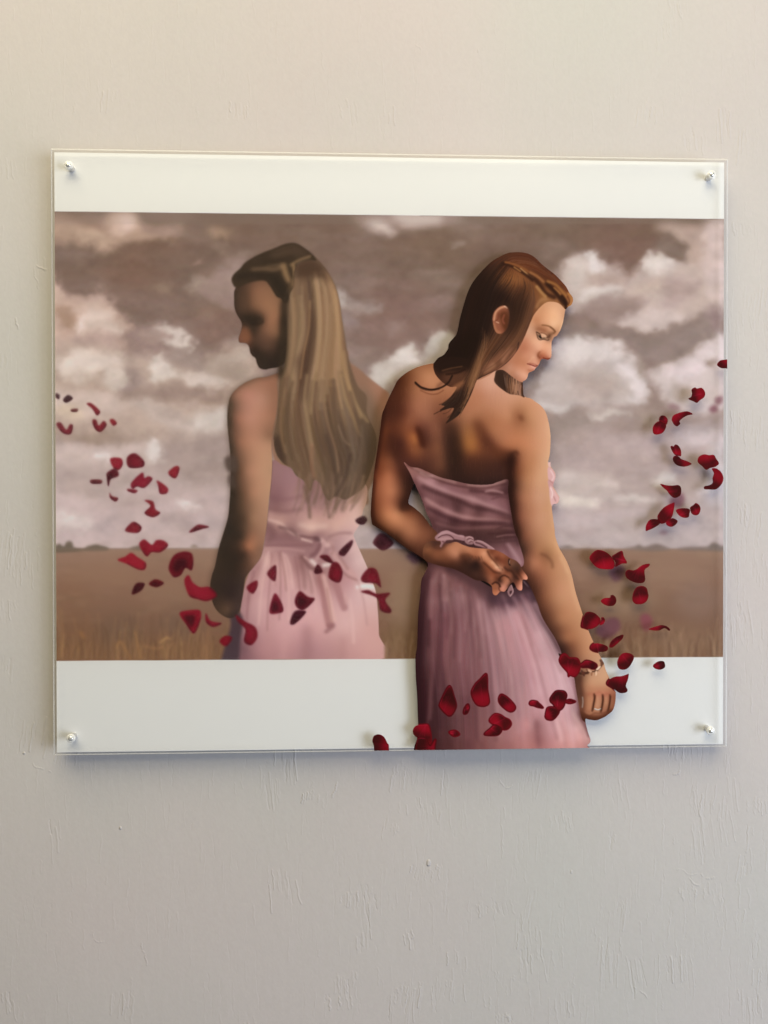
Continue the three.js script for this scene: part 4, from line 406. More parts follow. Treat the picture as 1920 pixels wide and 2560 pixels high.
    for (const [p, c, w, bl, a] of [[R6([545, 400, 548, 600, 548, 800, 545, 1000]), 0x3c2426, 6, 3, 0.5], [R6([640, 420, 630, 540, 645, 640, 650, 740]), 0x5a3c3c, 5, 3, 0.6], [R6([690, 660, 705, 780, 690, 940]), 0x5c3d42, 6, 3.5, 0.55], [R6([880, 640, 885, 740, 860, 860]), 0x6d4a4b, 6, 4, 0.5], [R6([670, 440, 660, 560, 660, 640]), 0xb88a86, 5, 3, 0.55], [R6([570, 480, 556, 640, 560, 780]), 0xb88a88, 7, 4, 0.5], [R6([720, 620, 735, 760, 730, 900]), 0xb58684, 7, 4, 0.35], [R6([830, 600, 850, 720, 840, 880]), 0xb88c8a, 7, 4, 0.4], [R6([960, 640, 970, 780, 1000, 900]), 0xbf9291, 8, 4, 0.45], [R6([930, 860, 920, 1000, 950, 1160, 970, 1280]), 0x6b4648, 7, 4, 0.45], [R6([1210, 700, 1280, 860, 1340, 1020, 1380, 1160]), 0xd2a5a6, 9, 5, 0.5], [R6([1330, 640, 1400, 860, 1450, 1020]), 0xc69a9c, 7, 4, 0.45], [R6([1410, 900, 1480, 1100, 1540, 1300]), 0xdab2b4, 8, 5, 0.5], [R6([590, 1340, 600, 1460, 630, 1659]), 0x3a2224, 7, 4, 0.5], [R6([505, 480, 480, 700, 470, 950, 460, 1200, 470, 1450, 490, 1720]), 0x2e181b, 22, 8, 0.55], [R6([760, 400, 900, 500, 1040, 600, 1050, 680]), 0x4c3436, 22, 9, 0.65], [R6([1060, 640, 1180, 660, 1330, 600, 1380, 640]), 0x44303a, 20, 9, 0.6], [R6([1380, 620, 1440, 780, 1540, 930, 1600, 1050]), 0x453133, 13, 6, 0.7], [R7([215, 1050, 225, 1200, 245, 1380]), 0x704a4a, 8, 4, 0.45], [R7([520, 1060, 560, 1200, 590, 1390]), 0x9c6c6a, 6, 4, 0.45], [R7([470, 1050, 520, 1180, 540, 1300]), 0xe6bcba, 9, 5, 0.5], [R7([690, 950, 760, 1080, 840, 1200, 870, 1300]), 0xe4bab2, 7, 4, 0.5], [R7([700, 500, 735, 700, 780, 960, 800, 1040]), 0x6a4848, 7, 3, 0.6], [R7([800, 1020, 850, 1130, 885, 1250]), 0x6e4c4c, 5, 2, 0.6], [R7([870, 1300, 890, 1330]), 0xb98c84, 5, 2, 0.7], [R7([180, 100, 220, 400, 260, 700]), 0xe0b6b8, 9, 5, 0.4], [R7([380, 60, 420, 300, 470, 560]), 0xb0868a, 6, 4, 0.4], [R7([460, 300, 530, 560, 580, 800]), 0xe4c0c2, 8, 5, 0.4]]) b.line(p, c, w, bl, a);
  });
  b.within(skirt, () => {
    for (let i = 0; i < 26; i++) { const u = rnd(), x0 = 1075 + 270 * u, y0 = 1445 + 40 * rnd() + (u > 0.5 ? 40 : 0), x1 = 1050 + 410 * u + 14 * (rnd() - 0.5), y1 = 1640 + 220 * rnd(), dark = rnd() < 0.5, m = (a, c) => Math.round(a + (c - a) * u); b.line([x0, y0, (x0 + x1) / 2 + 4, (y0 + y1) / 2, x1, y1], dark ? (m(48, 150) << 16) | (m(28, 104) << 8) | m(30, 106) : (m(150, 226) << 16) | (m(106, 184) << 8) | m(106, 186), 4 + 5 * rnd(), 3, 0.3); }
  });
  // ---- right hand: fingers, ring, bracelet
  for (const [p, c, w, bl, a] of [[[975, 720, 960, 800, 945, 900], 0x4a2c20, 3, 1.2, 0.75], [[1075, 730, 1072, 800, 1055, 910], 0x4a2c20, 3, 1.2, 0.75], [[1175, 730, 1165, 800, 1150, 900], 0x4a2c20, 3, 1.2, 0.75], [[820, 1000, 900, 980, 960, 945, 1040, 950, 1110, 935, 1190, 900], 0x5a3628, 3, 1.5, 0.5], [[840, 930, 900, 960, 940, 930], 0xc48e6e, 4, 2, 0.5], [[800, 1000, 880, 1025, 980, 1035, 1080, 1000, 1180, 930], 0x43261b, 5, 2.5, 0.6], [[880, 700, 930, 690, 960, 720], 0x9c5e48, 4, 2.5, 0.45], [[990, 690, 1030, 670, 1060, 700], 0xa05f4a, 4, 2.5, 0.45], [[1090, 720, 1120, 690, 1160, 710], 0x9c5c48, 4, 2.5, 0.45], [[1005, 740, 1010, 800, 1000, 860], 0xd6a684, 3, 2, 0.45], [[880, 740, 880, 820, 870, 900], 0xd0a07e, 4, 2, 0.4], [[1115, 740, 1115, 830], 0xd0a07e, 3, 2, 0.4], [[790, 460, 760, 560, 780, 700, 800, 860], 0x50382e, 6, 3, 0.6], [[810, 740, 815, 800, 808, 872], 0xd6c6bc, 3, 0.8, 0.85], [[860, 640, 900, 660, 960, 640], 0xb98768, 4, 3, 0.4], [[965, 892, 1010, 906, 1052, 890], 0xa8968a, 3.2, 0.5, 0.95], [[970, 888, 1010, 900, 1048, 886], 0xe6ded6, 1.3, 0.3, 0.95],
    [[760, 435, 820, 425, 880, 430], 0x4c3028, 5, 1.2, 0.9], [[1045, 265, 1070, 300], 0x54392e, 6, 1, 0.95], [[1055, 270, 1080, 310], 0x8c6e5c, 2, 0.6, 0.9], [[800, 400, 830, 460], 0x4a2e28, 4, 0.8, 0.9], [[818, 424, 821, 426], 0xd8b09c, 2.2, 0.3, 0.95], [[860, 380, 880, 410, 870, 430], 0x6a4436, 4, 0.8, 0.8]]) b.line(R7(p), c, w, bl, a);
  for (const [p, c, w, bl, a] of [[[770, 480, 780, 600, 800, 720, 820, 840, 800, 960], 0x4e3024, 9, 4, 0.6], [[860, 720, 870, 820, 860, 900], 0x8a5840, 6, 3, 0.5], [[960, 700, 965, 760, 950, 840, 935, 920], 0x3a2117, 4.5, 1.6, 0.8], [[1070, 710, 1074, 780, 1062, 860, 1045, 930], 0x3a2117, 4.5, 1.6, 0.8], [[1165, 710, 1165, 780, 1152, 860, 1135, 920], 0x3a2117, 4, 1.6, 0.8], [[820, 960, 900, 1000, 1000, 1010, 1100, 975, 1190, 910], 0x4a2a1d, 8, 3, 0.6], [[1215, 720, 1215, 800, 1190, 890], 0x754632, 6, 3, 0.6], [[880, 640, 960, 650, 1040, 630, 1140, 640], 0xa8785a, 8, 4, 0.4], [[770, 430, 830, 440, 900, 410, 980, 400, 1040, 350, 1075, 300], 0x40271d, 4, 1, 0.85]]) b.line(R7(p), c, w, bl, a);
  for (const [x, y, rx, ry, t, c] of [[820, 430, 24, 22, 0, 0x5a352a], [1062, 300, 18, 30, 0.4, 0x6c4a3a], [905, 400, 34, 17, 0.6, 0xd0a184], [945, 385, 28, 14, -0.2, 0xb5846a], [985, 430, 15, 34, 0.1, 0xe0b89a], [1015, 365, 40, 14, -0.7, 0xe8cbb2], [930, 440, 10, 26, 0.1, 0x9c6a52], [1020, 415, 22, 12, 0.4, 0xc89a80], [970, 380, 14, 10, 0, 0x5f4034]]) { const p = []; for (let k = 0; k < 8; k++) { const q = (k / 8) * 6.283; p.push(x + Math.cos(q) * rx * Math.cos(t) - Math.sin(q) * ry * Math.sin(t), y + Math.cos(q) * rx * Math.sin(t) + Math.sin(q) * ry * Math.cos(t)); } b.fill(R7(p), c, 0.5, 0.95); b.line(R7(p.slice(6, 14)), 0x5c3a2c, 1, 0.5, 0.6); }
  // ---- left hand behind the back, with the sash bow above it
  const hand = HD([0, 330, 120, 250, 330, 290, 470, 265, 580, 310, 700, 345, 860, 362, 960, 368, 1080, 392, 1180, 440, 1270, 500, 1360, 540, 1420, 600, 1460, 680, 1530, 780, 1520, 825, 1460, 830, 1455, 960, 1425, 985, 1380, 960, 1330, 870, 1290, 880, 1230, 960, 1190, 1000, 1130, 1000, 1070, 1055, 1020, 1030, 1000, 920, 900, 850, 760, 830, 560, 720, 420, 660, 200, 610, 0, 520]);
  b.field(hand, T(HD, [[60, 380, 130, 84, 60], [40, 480, 84, 53, 39], [160, 300, 76, 50, 42], [200, 380, 118, 74, 54], [180, 480, 120, 76, 56], [160, 570, 78, 48, 36], [300, 300, 92, 60, 48], [340, 340, 156, 101, 76], [440, 300, 172, 115, 88], [400, 400, 176, 118, 91], [540, 360, 176, 118, 90], [480, 460, 178, 120, 94], [330, 500, 116, 73, 54], [420, 560, 90, 56, 42], [560, 470, 108, 68, 51], [660, 400, 176, 116, 88], [780, 400, 168, 108, 81], [720, 480, 150, 95, 71], [620, 520, 74, 46, 36], [780, 560, 58, 37, 31], [640, 620, 60, 39, 32], [820, 500, 150, 94, 70], [820, 620, 60, 39, 32], [900, 430, 216, 152, 118], [880, 400, 196, 132, 100], [940, 520, 198, 133, 101], [920, 580, 150, 94, 69], [1020, 560, 206, 142, 110], [1000, 640, 160, 100, 74], [1080, 640, 226, 166, 134], [1120, 680, 216, 152, 122], [1060, 700, 140, 84, 62], [980, 420, 112, 66, 48], [1060, 460, 140, 84, 62], [1160, 480, 146, 89, 66], [1060, 520, 92, 54, 40], [1120, 560, 116, 68, 50], [1180, 600, 128, 77, 57], [1240, 520, 112, 68, 50], [1310, 590, 112, 78, 62], [1380, 580, 90, 60, 48], [1300, 660, 82, 54, 43], [1400, 680, 68, 45, 37], [1440, 720, 110, 66, 50], [1490, 780, 206, 136, 110], [1440, 770, 150, 92, 70], [1290, 750, 126, 78, 60], [1220, 690, 116, 70, 52], [1340, 800, 70, 45, 38], [1400, 860, 130, 80, 62], [1420, 930, 212, 142, 118], [1440, 880, 196, 130, 106], [1380, 920, 150, 94, 76], [1150, 760, 112, 68, 51], [1170, 800, 140, 88, 66], [1240, 850, 176, 116, 92], [1200, 900, 186, 122, 98], [1160, 940, 210, 140, 118], [1180, 970, 200, 130, 108], [1130, 850, 60, 38, 31], [1060, 900, 150, 94, 70], [1080, 960, 140, 86, 64], [1060, 1010, 180, 112, 84], [1000, 800, 152, 95, 71], [940, 760, 118, 73, 55], [880, 720, 84, 53, 41], [1040, 830, 120, 74, 55], [760, 740, 70, 46, 38], [600, 680, 62, 40, 34], [900, 840, 72, 46, 38], [1280, 930, 60, 42, 40]]), { c: 5, step: 2 });
  b.within(hand, () => {
    for (const [p, c, w, bl, a] of [[[940, 400, 980, 480, 1050, 560, 1110, 640, 1160, 680], 0x4e2c20, 4, 1.5, 0.7], [[880, 570, 960, 640, 1040, 710, 1130, 730], 0x3c2219, 5, 2, 0.7], [[1010, 890, 1060, 860, 1110, 890, 1130, 930], 0x321d17, 4, 1.2, 0.8], [[1110, 830, 1140, 780, 1190, 760, 1250, 790], 0x3a221a, 4, 1.2, 0.75], [[1120, 900, 1110, 960, 1130, 1000], 0x3c221a, 3, 1.2, 0.7], [[1260, 800, 1290, 860, 1250, 930], 0x3f261d, 4, 1.5, 0.6], [[1190, 640, 1230, 680, 1300, 700, 1340, 760, 1400, 820], 0x33201a, 5, 2, 0.7], [[1380, 700, 1430, 780, 1460, 830], 0x39231b, 4, 2, 0.6], [[1060, 500, 1080, 560, 1150, 620], 0x5c3526, 4, 2, 0.5], [[640, 450, 760, 500, 820, 510], 0x51301f, 4, 3, 0.5], [[550, 480, 620, 470, 700, 500], 0x432a20, 8, 4, 0.5], [[1260, 520, 1255, 580, 1275, 610], 0x241714, 3, 0.8, 0.85], [[1275, 496, 1310, 500], 0xe8d8cc, 2, 0.5, 0.95], [[1272, 540, 1262, 580], 0xa08478, 1.6, 0.5, 0.8], [[0, 340, 60, 330, 130, 300], 0x60402f, 6, 3, 0.5], [[200, 600, 420, 660, 600, 720, 760, 820, 900, 860], 0x38231c, 10, 5, 0.7], [[1000, 560, 1050, 600, 1080, 640], 0xe2b08a, 4, 2, 0.5], [[1060, 640, 1110, 640, 1150, 680], 0xe0ab8c, 2, 1, 0.6]]) b.line(HD(p), c, w, bl, a);
    for (let i = 0; i < 60; i++) { const q = HD([640 + 220 * rnd(), 470 + 60 * rnd()]); b.line([q[0], q[1], q[0] + 2, q[1] + 5], 0x3a241b, 1, 0.4, 0.25); }
  });
  b.fill(HD([1240, 970, 1290, 900, 1320, 960, 1325, 1020, 1275, 1075, 1240, 1030]), 0x9a7474, 0.8, 0.9); b.fill(HD([1265, 1000, 1300, 985, 1300, 1020, 1275, 1040]), 0x3f2a2c, 0.8, 0.9); b.line(HD([1290, 900, 1320, 990, 1275, 1075]), 0xc6a2a0, 1.6, 0.6, 0.7);
  b.fill(HD([1470, 830, 1520, 890, 1550, 940, 1480, 870]), 0x80686c, 1.2, 0.7);
  b.fill(HD([160, 205, 190, 160, 250, 120, 340, 95, 420, 125, 500, 160, 580, 170, 610, 195, 590, 250, 530, 245, 460, 230, 420, 235, 340, 238, 300, 280, 260, 345, 232, 330, 250, 290, 240, 252, 190, 245]), 0x9c7474, 0.8);
  b.fill(HD([250, 120, 340, 100, 420, 130, 500, 160, 580, 172, 580, 200, 470, 170, 360, 140, 280, 160, 200, 200]), 0xb58d8d, 1.2, 0.8); b.fill(HD([200, 215, 280, 200, 360, 195, 430, 225, 340, 236, 250, 245]), 0xb08785, 1, 0.9); b.line(HD([210, 205, 270, 170, 340, 160, 400, 180, 440, 215]), 0x4c3030, 2.5, 0.8, 0.85); b.line(HD([270, 260, 300, 270, 270, 330]), 0x5c3c3c, 2.5, 1, 0.8); b.line(HD([440, 235, 500, 240, 590, 262]), 0x3a2524, 3, 1.2, 0.8);
  b.fill(HD([600, 195, 650, 180, 720, 190, 740, 240, 720, 300, 660, 310, 620, 280, 595, 240]), 0x96706f, 0.8); for (const o of [0, 22, 44, 66]) b.line(HD([625 + o * 0.7, 210 + o, 670 + o * 0.5, 190 + o, 720, 215 + o * 0.8]), o % 44 ? 0x5c3e3e : 0xc69f9c, 2.2, 0.7, 0.75);
  b.fill(HD([735, 260, 800, 240, 870, 260, 940, 300, 1050, 375, 960, 368, 860, 340, 760, 320]), 0xa27a7a, 0.8); b.line(HD([770, 275, 850, 300, 930, 350]), 0x42292b, 4, 1.2, 0.8); b.line(HD([790, 248, 870, 265, 1030, 365]), 0xc29a98, 2, 0.8, 0.7); b.fill(HD([620, 300, 740, 310, 860, 350, 760, 345, 660, 335]), 0x3c2726, 1.5, 0.8);
  b.line(HD([160, 250, 140, 320, 200, 360, 260, 360, 320, 300, 420, 260]), 0x4e322a, 6, 3, 0.6);
  // ---- ruffle at the far side
  for (const [p, c] of [[[1500, 815, 1520, 812, 1526, 850, 1504, 850], 0xe0b8b0], [[1498, 860, 1535, 870, 1562, 930, 1545, 985, 1505, 960], 0xd8aaa6], [[1500, 960, 1548, 980, 1520, 1060, 1504, 1010], 0xc99894], [[1512, 1015, 1530, 1010, 1590, 1100, 1572, 1142, 1530, 1165, 1512, 1090], 0xdcb0aa]]) b.fill(R5(p), c, 0.8);
  b.line(R5([1520, 880, 1545, 930, 1530, 960]), 0xf0d0ca, 3, 1.2, 0.8); b.line(R5([1520, 1020, 1535, 1060, 1530, 1100]), 0xf4dcd4, 2.5, 1, 0.8); b.line(R5([1545, 1090, 1560, 1125]), 0xa87672, 3, 1.2, 0.7); b.line(R5([1505, 955, 1540, 985]), 0xa87a76, 2, 1, 0.7);
  // ---- hair on the far side of the neck
  b.fill(NK([1115, 365, 1200, 350, 1300, 400, 1480, 500, 1482, 620, 1500, 735, 1440, 712, 1370, 700, 1290, 690, 1180, 620, 1085, 525, 1090, 440]), 0x4a352b, 0.8);
  b.within(NK([1115, 365, 1200, 350, 1300, 400, 1480, 500, 1482, 620, 1500, 735, 1440, 712, 1370, 700, 1290, 690, 1180, 620, 1085, 525, 1090, 440]), () => { b.fill(NK([1100, 380, 1200, 370, 1260, 520, 1240, 650, 1120, 540]), 0x38281f, 3, 0.8); b.strands([NK([1220, 380, 1230, 500, 1250, 700]), NK([1330, 440, 1330, 560, 1320, 720]), NK([1470, 500, 1460, 620, 1480, 740])], 90, [[0, 70, 50, 40], [0.4, 134, 94, 70], [0.7, 168, 122, 96], [1, 150, 104, 82]], { w: [0.8, 2.4], al: [0.3, 0.7], jit: 26, wob: 3 }); });
  // ---- face
  const face = [...FC([420, 560, 470, 420, 520, 330, 620, 250, 760, 160, 900, 110, 1080, 130, 1240, 300, 1250, 400]), ...FC([1225, 500, 1190, 640, 1130, 800, 1040, 930, 1000, 960, 945, 985, 930, 1060, 925, 1180, 928, 1300, 922, 1390, 890, 1455, 830, 1490, 700, 1480, 665, 1500, 650, 1550, 630, 1600, 600, 1640, 560, 1670, 530, 1720, 400, 1780, 385, 1820, 360, 1900, 310, 1960, 240, 1990, 100, 1930]), ...NK([1300, 430, 1200, 360, 1100, 370, 1000, 440, 860, 500, 880, 420, 1000, 280, 1200, 60, 1330, -100, 1420, -260])];
  b.field(face, [...T(FC, [[560, 420, 202, 144, 108], [700, 300, 206, 150, 112], [850, 200, 214, 160, 122], [950, 350, 232, 178, 138], [1000, 500, 234, 180, 140], [1100, 450, 228, 176, 138], [1180, 450, 206, 156, 122], [1150, 620, 222, 172, 134], [800, 450, 222, 164, 124], [700, 500, 208, 150, 112], [560, 560, 190, 130, 96], [480, 640, 200, 144, 110], [700, 620, 208, 150, 114], [950, 660, 234, 184, 144], [1080, 740, 210, 158, 120], [1000, 860, 182, 130, 100], [400, 800, 206, 158, 128], [450, 900, 210, 156, 124], [620, 760, 158, 106, 80], [780, 760, 178, 122, 92], [860, 800, 196, 140, 108], [740, 850, 160, 108, 82], [700, 900, 204, 152, 122], [770, 930, 220, 170, 138], [860, 900, 120, 82, 62], [850, 960, 110, 76, 60], [930, 940, 190, 140, 110], [500, 1050, 222, 166, 132], [320, 1050, 192, 130, 102], [300, 1200, 182, 118, 92], [480, 1200, 206, 146, 116], [620, 1120, 230, 174, 142], [640, 1240, 222, 162, 130], [760, 1080, 220, 160, 126], [860, 1100, 222, 164, 130], [840, 1250, 224, 166, 134], [750, 1300, 204, 138, 106], [860, 1380, 218, 156, 126], [680, 1340, 184, 114, 86], [620, 1380, 140, 82, 62], [700, 1420, 160, 92, 70], [840, 1440, 150, 82, 64], [540, 1400, 216, 158, 128], [450, 1450, 206, 146, 116], [560, 1500, 214, 154, 124], [600, 1560, 206, 142, 114], [300, 1400, 200, 138, 108], [150, 1350, 180, 120, 92], [100, 1550, 184, 122, 94], [300, 1550, 190, 128, 98], [420, 1640, 214, 152, 124], [480, 1620, 206, 138, 116], [500, 1660, 224, 160, 138], [300, 1680, 204, 142, 112], [420, 1740, 186, 120, 92], [200, 1750, 212, 152, 122], [300, 1820, 226, 168, 138], [200, 1880, 204, 144, 116], [320, 1900, 214, 154, 126], [60, 1750, 190, 132, 104], [100, 1860, 176, 122, 98], [230, 1950, 190, 132, 106]]), ...T(NK, [[1300, 150, 182, 122, 96], [1200, 200, 150, 96, 74], [1150, 300, 150, 100, 78], [1000, 400, 176, 124, 98], [1300, 330, 190, 136, 110], [1400, 400, 204, 150, 124]])], { c: 5, step: 2 });
  for (const [p, c, w, bl, a] of [
    [[690, 672, 780, 680, 870, 705, 940, 755, 1000, 820], 0x7c5238, 3.4, 1, 0.8], [[880, 720, 950, 770, 990, 830, 960, 860], 0x6e4a34, 4, 1.3, 0.7], [[950, 850, 880, 900, 830, 950], 0x6b4936, 5, 2, 0.6], [[560, 830, 620, 860, 660, 910], 0x3c281f, 2.6, 0.7, 0.85], [[660, 845, 730, 860, 800, 900, 815, 935], 0x6e4732, 1.8, 0.7, 0.8], [[565, 850, 590, 960, 640, 1010, 720, 1000, 820, 1020, 850, 1005], 0x4a3428, 2.4, 0.8, 0.85], [[600, 900, 640, 960, 690, 980, 760, 970], 0x5c4a3c, 4.5, 1, 0.8], [[640, 925, 665, 960], 0x1f1612, 4.6, 0.7, 0.95], [[780, 960, 840, 950, 860, 910], 0x5a3e30, 4, 1.3, 0.75], [[690, 890, 740, 905, 775, 945], 0xe6b892, 4, 1.3, 0.8], [[560, 760, 660, 770, 760, 800], 0x8a5a40, 4, 2, 0.5],
    [[640, 1290, 600, 1340, 600, 1390, 640, 1430], 0x7c452f, 3.2, 1.4, 0.75], [[720, 1425, 770, 1445, 820, 1455, 870, 1445], 0x5c2a1e, 2.4, 0.8, 0.85], [[690, 1260, 640, 1300], 0xa8694e, 3, 1.8, 0.5], [[860, 1400, 890, 1390], 0xe6b092, 3, 1.4, 0.6], [[355, 1560, 420, 1580, 500, 1610, 540, 1620, 585, 1605], 0x6c2c26, 2.6, 0.7, 0.9], [[380, 1550, 460, 1560, 560, 1590], 0x9c5c4c, 3, 1, 0.7], [[440, 1620, 500, 1645, 535, 1655], 0xe8ac98, 3, 1, 0.7], [[370, 1700, 430, 1720, 500, 1700], 0xa4644e, 3, 1.4, 0.6], [[500, 1400, 430, 1470, 370, 1540], 0xe2b08c, 3, 1.5, 0.4], [[1180, 560, 1140, 700, 1090, 800], 0xf0cba4, 2.6, 1.3, 0.5], [[905, 1080, 905, 1200, 905, 1330], 0xf0c29e, 2.4, 1.3, 0.5], [[400, 1780, 360, 1840, 340, 1900], 0xe8b896, 3, 1.6, 0.5]]) b.line(FC(p), c, w, bl, a);
  // ---- hair
  const mass = [...R4([880, 112, 1000, 108, 1085, 125, 1145, 165, 1195, 215, 1255, 262, 1315, 308, 1375, 368, 1428, 425, 1458, 480, 1490, 525, 1495, 565, 1475, 610, 1440, 625, 1416, 642, 1360, 590, 1300, 570, 1240, 575, 1180, 620, 1130, 680, 1100, 740, 1060, 840, 1020, 930, 970, 1020, 890, 1120, 800, 1190, 700, 1240, 610, 1285, 590, 1310, 560, 1390, 520, 1480, 470, 1570, 430, 1640]), ...R5([850, 340, 815, 405, 770, 455, 692, 503, 712, 462, 735, 420, 748, 385, 715, 385, 668, 400, 638, 398, 676, 368, 650, 358, 700, 318, 742, 268, 770, 215, 720, 215, 660, 180, 605, 120, 585, 60, 590, 20]), ...R4([190, 1135, 230, 1085, 285, 1055, 325, 1000, 338, 945, 395, 880, 414, 830, 434, 730, 464, 620, 504, 490, 555, 388, 634, 286, 726, 196, 816, 142])];
  b.field(mass, T(R4, [[920, 140, 86, 53, 38], [1050, 170, 92, 55, 39], [1150, 240, 84, 50, 36], [1250, 310, 82, 48, 34], [1350, 400, 82, 48, 33], [1430, 500, 130, 82, 52], [1470, 560, 160, 108, 72], [800, 190, 80, 50, 36], [700, 270, 58, 38, 29], [620, 380, 50, 34, 27], [560, 500, 46, 31, 25], [520, 650, 44, 30, 24], [480, 800, 44, 30, 24], [440, 950, 44, 30, 24], [350, 1050, 44, 30, 24], [280, 1130, 48, 32, 26], [850, 250, 84, 52, 36], [900, 350, 130, 84, 52], [850, 370, 118, 76, 48], [980, 380, 134, 88, 56], [1080, 420, 108, 70, 46], [1000, 450, 84, 54, 38], [800, 470, 58, 38, 29], [900, 520, 52, 35, 27], [720, 600, 48, 32, 26], [640, 700, 46, 31, 25], [1100, 560, 100, 66, 46], [1040, 600, 72, 48, 36], [960, 650, 48, 33, 26], [1000, 760, 84, 56, 42], [1060, 700, 90, 60, 44], [940, 860, 110, 72, 52], [1000, 880, 92, 62, 47], [850, 950, 96, 62, 46], [900, 1000, 130, 86, 66], [700, 900, 62, 43, 34], [640, 980, 96, 66, 48], [600, 900, 56, 38, 29], [760, 1050, 78, 52, 40], [820, 1080, 110, 74, 56], [640, 1100, 120, 84, 60], [600, 1080, 122, 86, 60], [560, 1180, 116, 80, 56], [700, 1180, 120, 80, 60], [620, 1200, 100, 68, 50], [500, 1000, 46, 32, 25], [480, 1150, 56, 38, 29], [400, 1150, 50, 34, 26], [420, 1220, 70, 46, 35], [540, 1300, 100, 70, 52], [500, 1350, 72, 48, 37], [480, 1450, 54, 38, 30], [440, 1550, 46, 33, 27], [380, 1600, 56, 40, 31], [340, 1500, 60, 42, 32], [400, 1380, 84, 54, 40], [300, 1250, 70, 45, 34], [1180, 500, 130, 86, 54], [1150, 580, 120, 80, 54], [1220, 560, 150, 104, 70]]), { c: 6, step: 3 });
  b.within(mass, () => {
    const g1 = [R4([900, 130, 760, 220, 620, 380, 540, 560, 490, 760, 450, 940, 360, 1060, 240, 1140]), R4([900, 160, 780, 260, 680, 420, 610, 600, 560, 800, 520, 980, 460, 1120, 330, 1200]), R4([900, 220, 830, 320, 740, 460, 690, 640, 640, 820, 600, 1000, 540, 1180, 440, 1330]), R4([940, 280, 900, 400, 820, 520, 760, 640, 700, 840, 640, 1020, 590, 1180, 520, 1400]), R4([1000, 320, 1000, 440, 940, 560, 900, 760, 800, 920, 700, 1060, 620, 1200, 520, 1450]), R4([1080, 360, 1100, 480, 1060, 620, 1010, 780, 920, 930, 800, 1060, 700, 1180, 610, 1290]), R4([1120, 420, 1140, 540, 1110, 680, 1050, 830, 980, 970, 880, 1100, 760, 1200, 640, 1270])];
    b.strands(g1, 500, [[0, 54, 35, 27], [0.15, 42, 28, 23], [0.35, 40, 27, 22], [0.5, 50, 34, 27], [0.62, 88, 58, 41], [0.75, 62, 42, 32], [0.9, 102, 68, 49], [1, 86, 57, 42]], { w: [0.8, 2.4], al: [0.15, 0.45], jit: 14, wob: 5 });
    b.strands(g1, 150, [[0, 76, 48, 34], [0.4, 52, 35, 28], [0.6, 124, 84, 58], [1, 128, 88, 63]], { w: [0.6, 1.3], al: [0.1, 0.28], jit: 22, wob: 6 });
    b.strands([R4([860, 190, 920, 150, 1040, 150, 1130, 200]), R4([860, 220, 960, 190, 1100, 210, 1220, 280]), R4([1000, 240, 1120, 260, 1240, 330, 1340, 420]), R4([1140, 180, 1240, 280, 1360, 390, 1450, 500])], 220, [[0, 84, 50, 36], [0.5, 106, 64, 43], [1, 88, 52, 36]], { w: [0.8, 2], al: [0.15, 0.5], jit: 24, wob: 4 });
    b.strands([R4([640, 780, 640, 900, 600, 1060, 560, 1200, 500, 1400, 430, 1600]), R4([690, 860, 680, 980, 640, 1100, 600, 1240, 540, 1400, 450, 1620])], 90, [[0, 84, 58, 42], [0.5, 150, 106, 74], [1, 118, 82, 58]], { w: [0.7, 1.8], al: [0.2, 0.5], jit: 18, wob: 8 });
    b.strands([R5([760, 190, 720, 280, 640, 350, 600, 420]), R5([880, 180, 840, 330, 760, 430, 700, 500])], 120, [[0, 62, 42, 32], [0.5, 48, 34, 28], [1, 62, 43, 33]], { w: [0.8, 2.2], al: [0.3, 0.6], jit: 14, wob: 8 });
    b.fill(R4([560, 400, 640, 300, 720, 330, 690, 620, 640, 800, 600, 1000, 470, 1160, 280, 1150, 340, 1000, 430, 850, 470, 650]), 0x261913, 14, 0.85); b.fill(R4([720, 520, 830, 480, 940, 560, 960, 700, 900, 860, 880, 640, 800, 600, 740, 700, 720, 860, 640, 860]), 0x281b15, 10, 0.75); b.fill(R4([430, 900, 560, 820, 640, 900, 600, 1000, 520, 1180, 400, 1220, 250, 1180, 220, 1120]), 0x241812, 10, 0.8); b.fill(R4([960, 520, 1060, 560, 1050, 700, 960, 860, 880, 940, 920, 760]), 0x38261d, 12, 0.6);
    // strands over cheek and neck
    b.fill(NK([930, 330, 1060, 200, 1130, 140, 1200, 80, 1130, 260, 1000, 330, 900, 400]), 0x9c6a50, 4, 0.45);
    b.fill(NK([960, 360, 1060, 260, 1100, 300, 1040, 360, 930, 410]), 0xa9785c, 2.5, 0.6); b.fill(NK([1180, 190, 1260, 90, 1330, 30, 1250, 190, 1190, 270]), 0xa8745a, 3, 0.7);
    b.line(NK([1420, -20, 1390, 110, 1300, 220, 1160, 340, 1020, 410, 870, 470]), 0x3c2a23, 3.2, 1, 0.85); b.line(NK([1330, 20, 1200, 180, 1060, 300, 900, 400]), 0x5a3e30, 2.5, 1.2, 0.6);
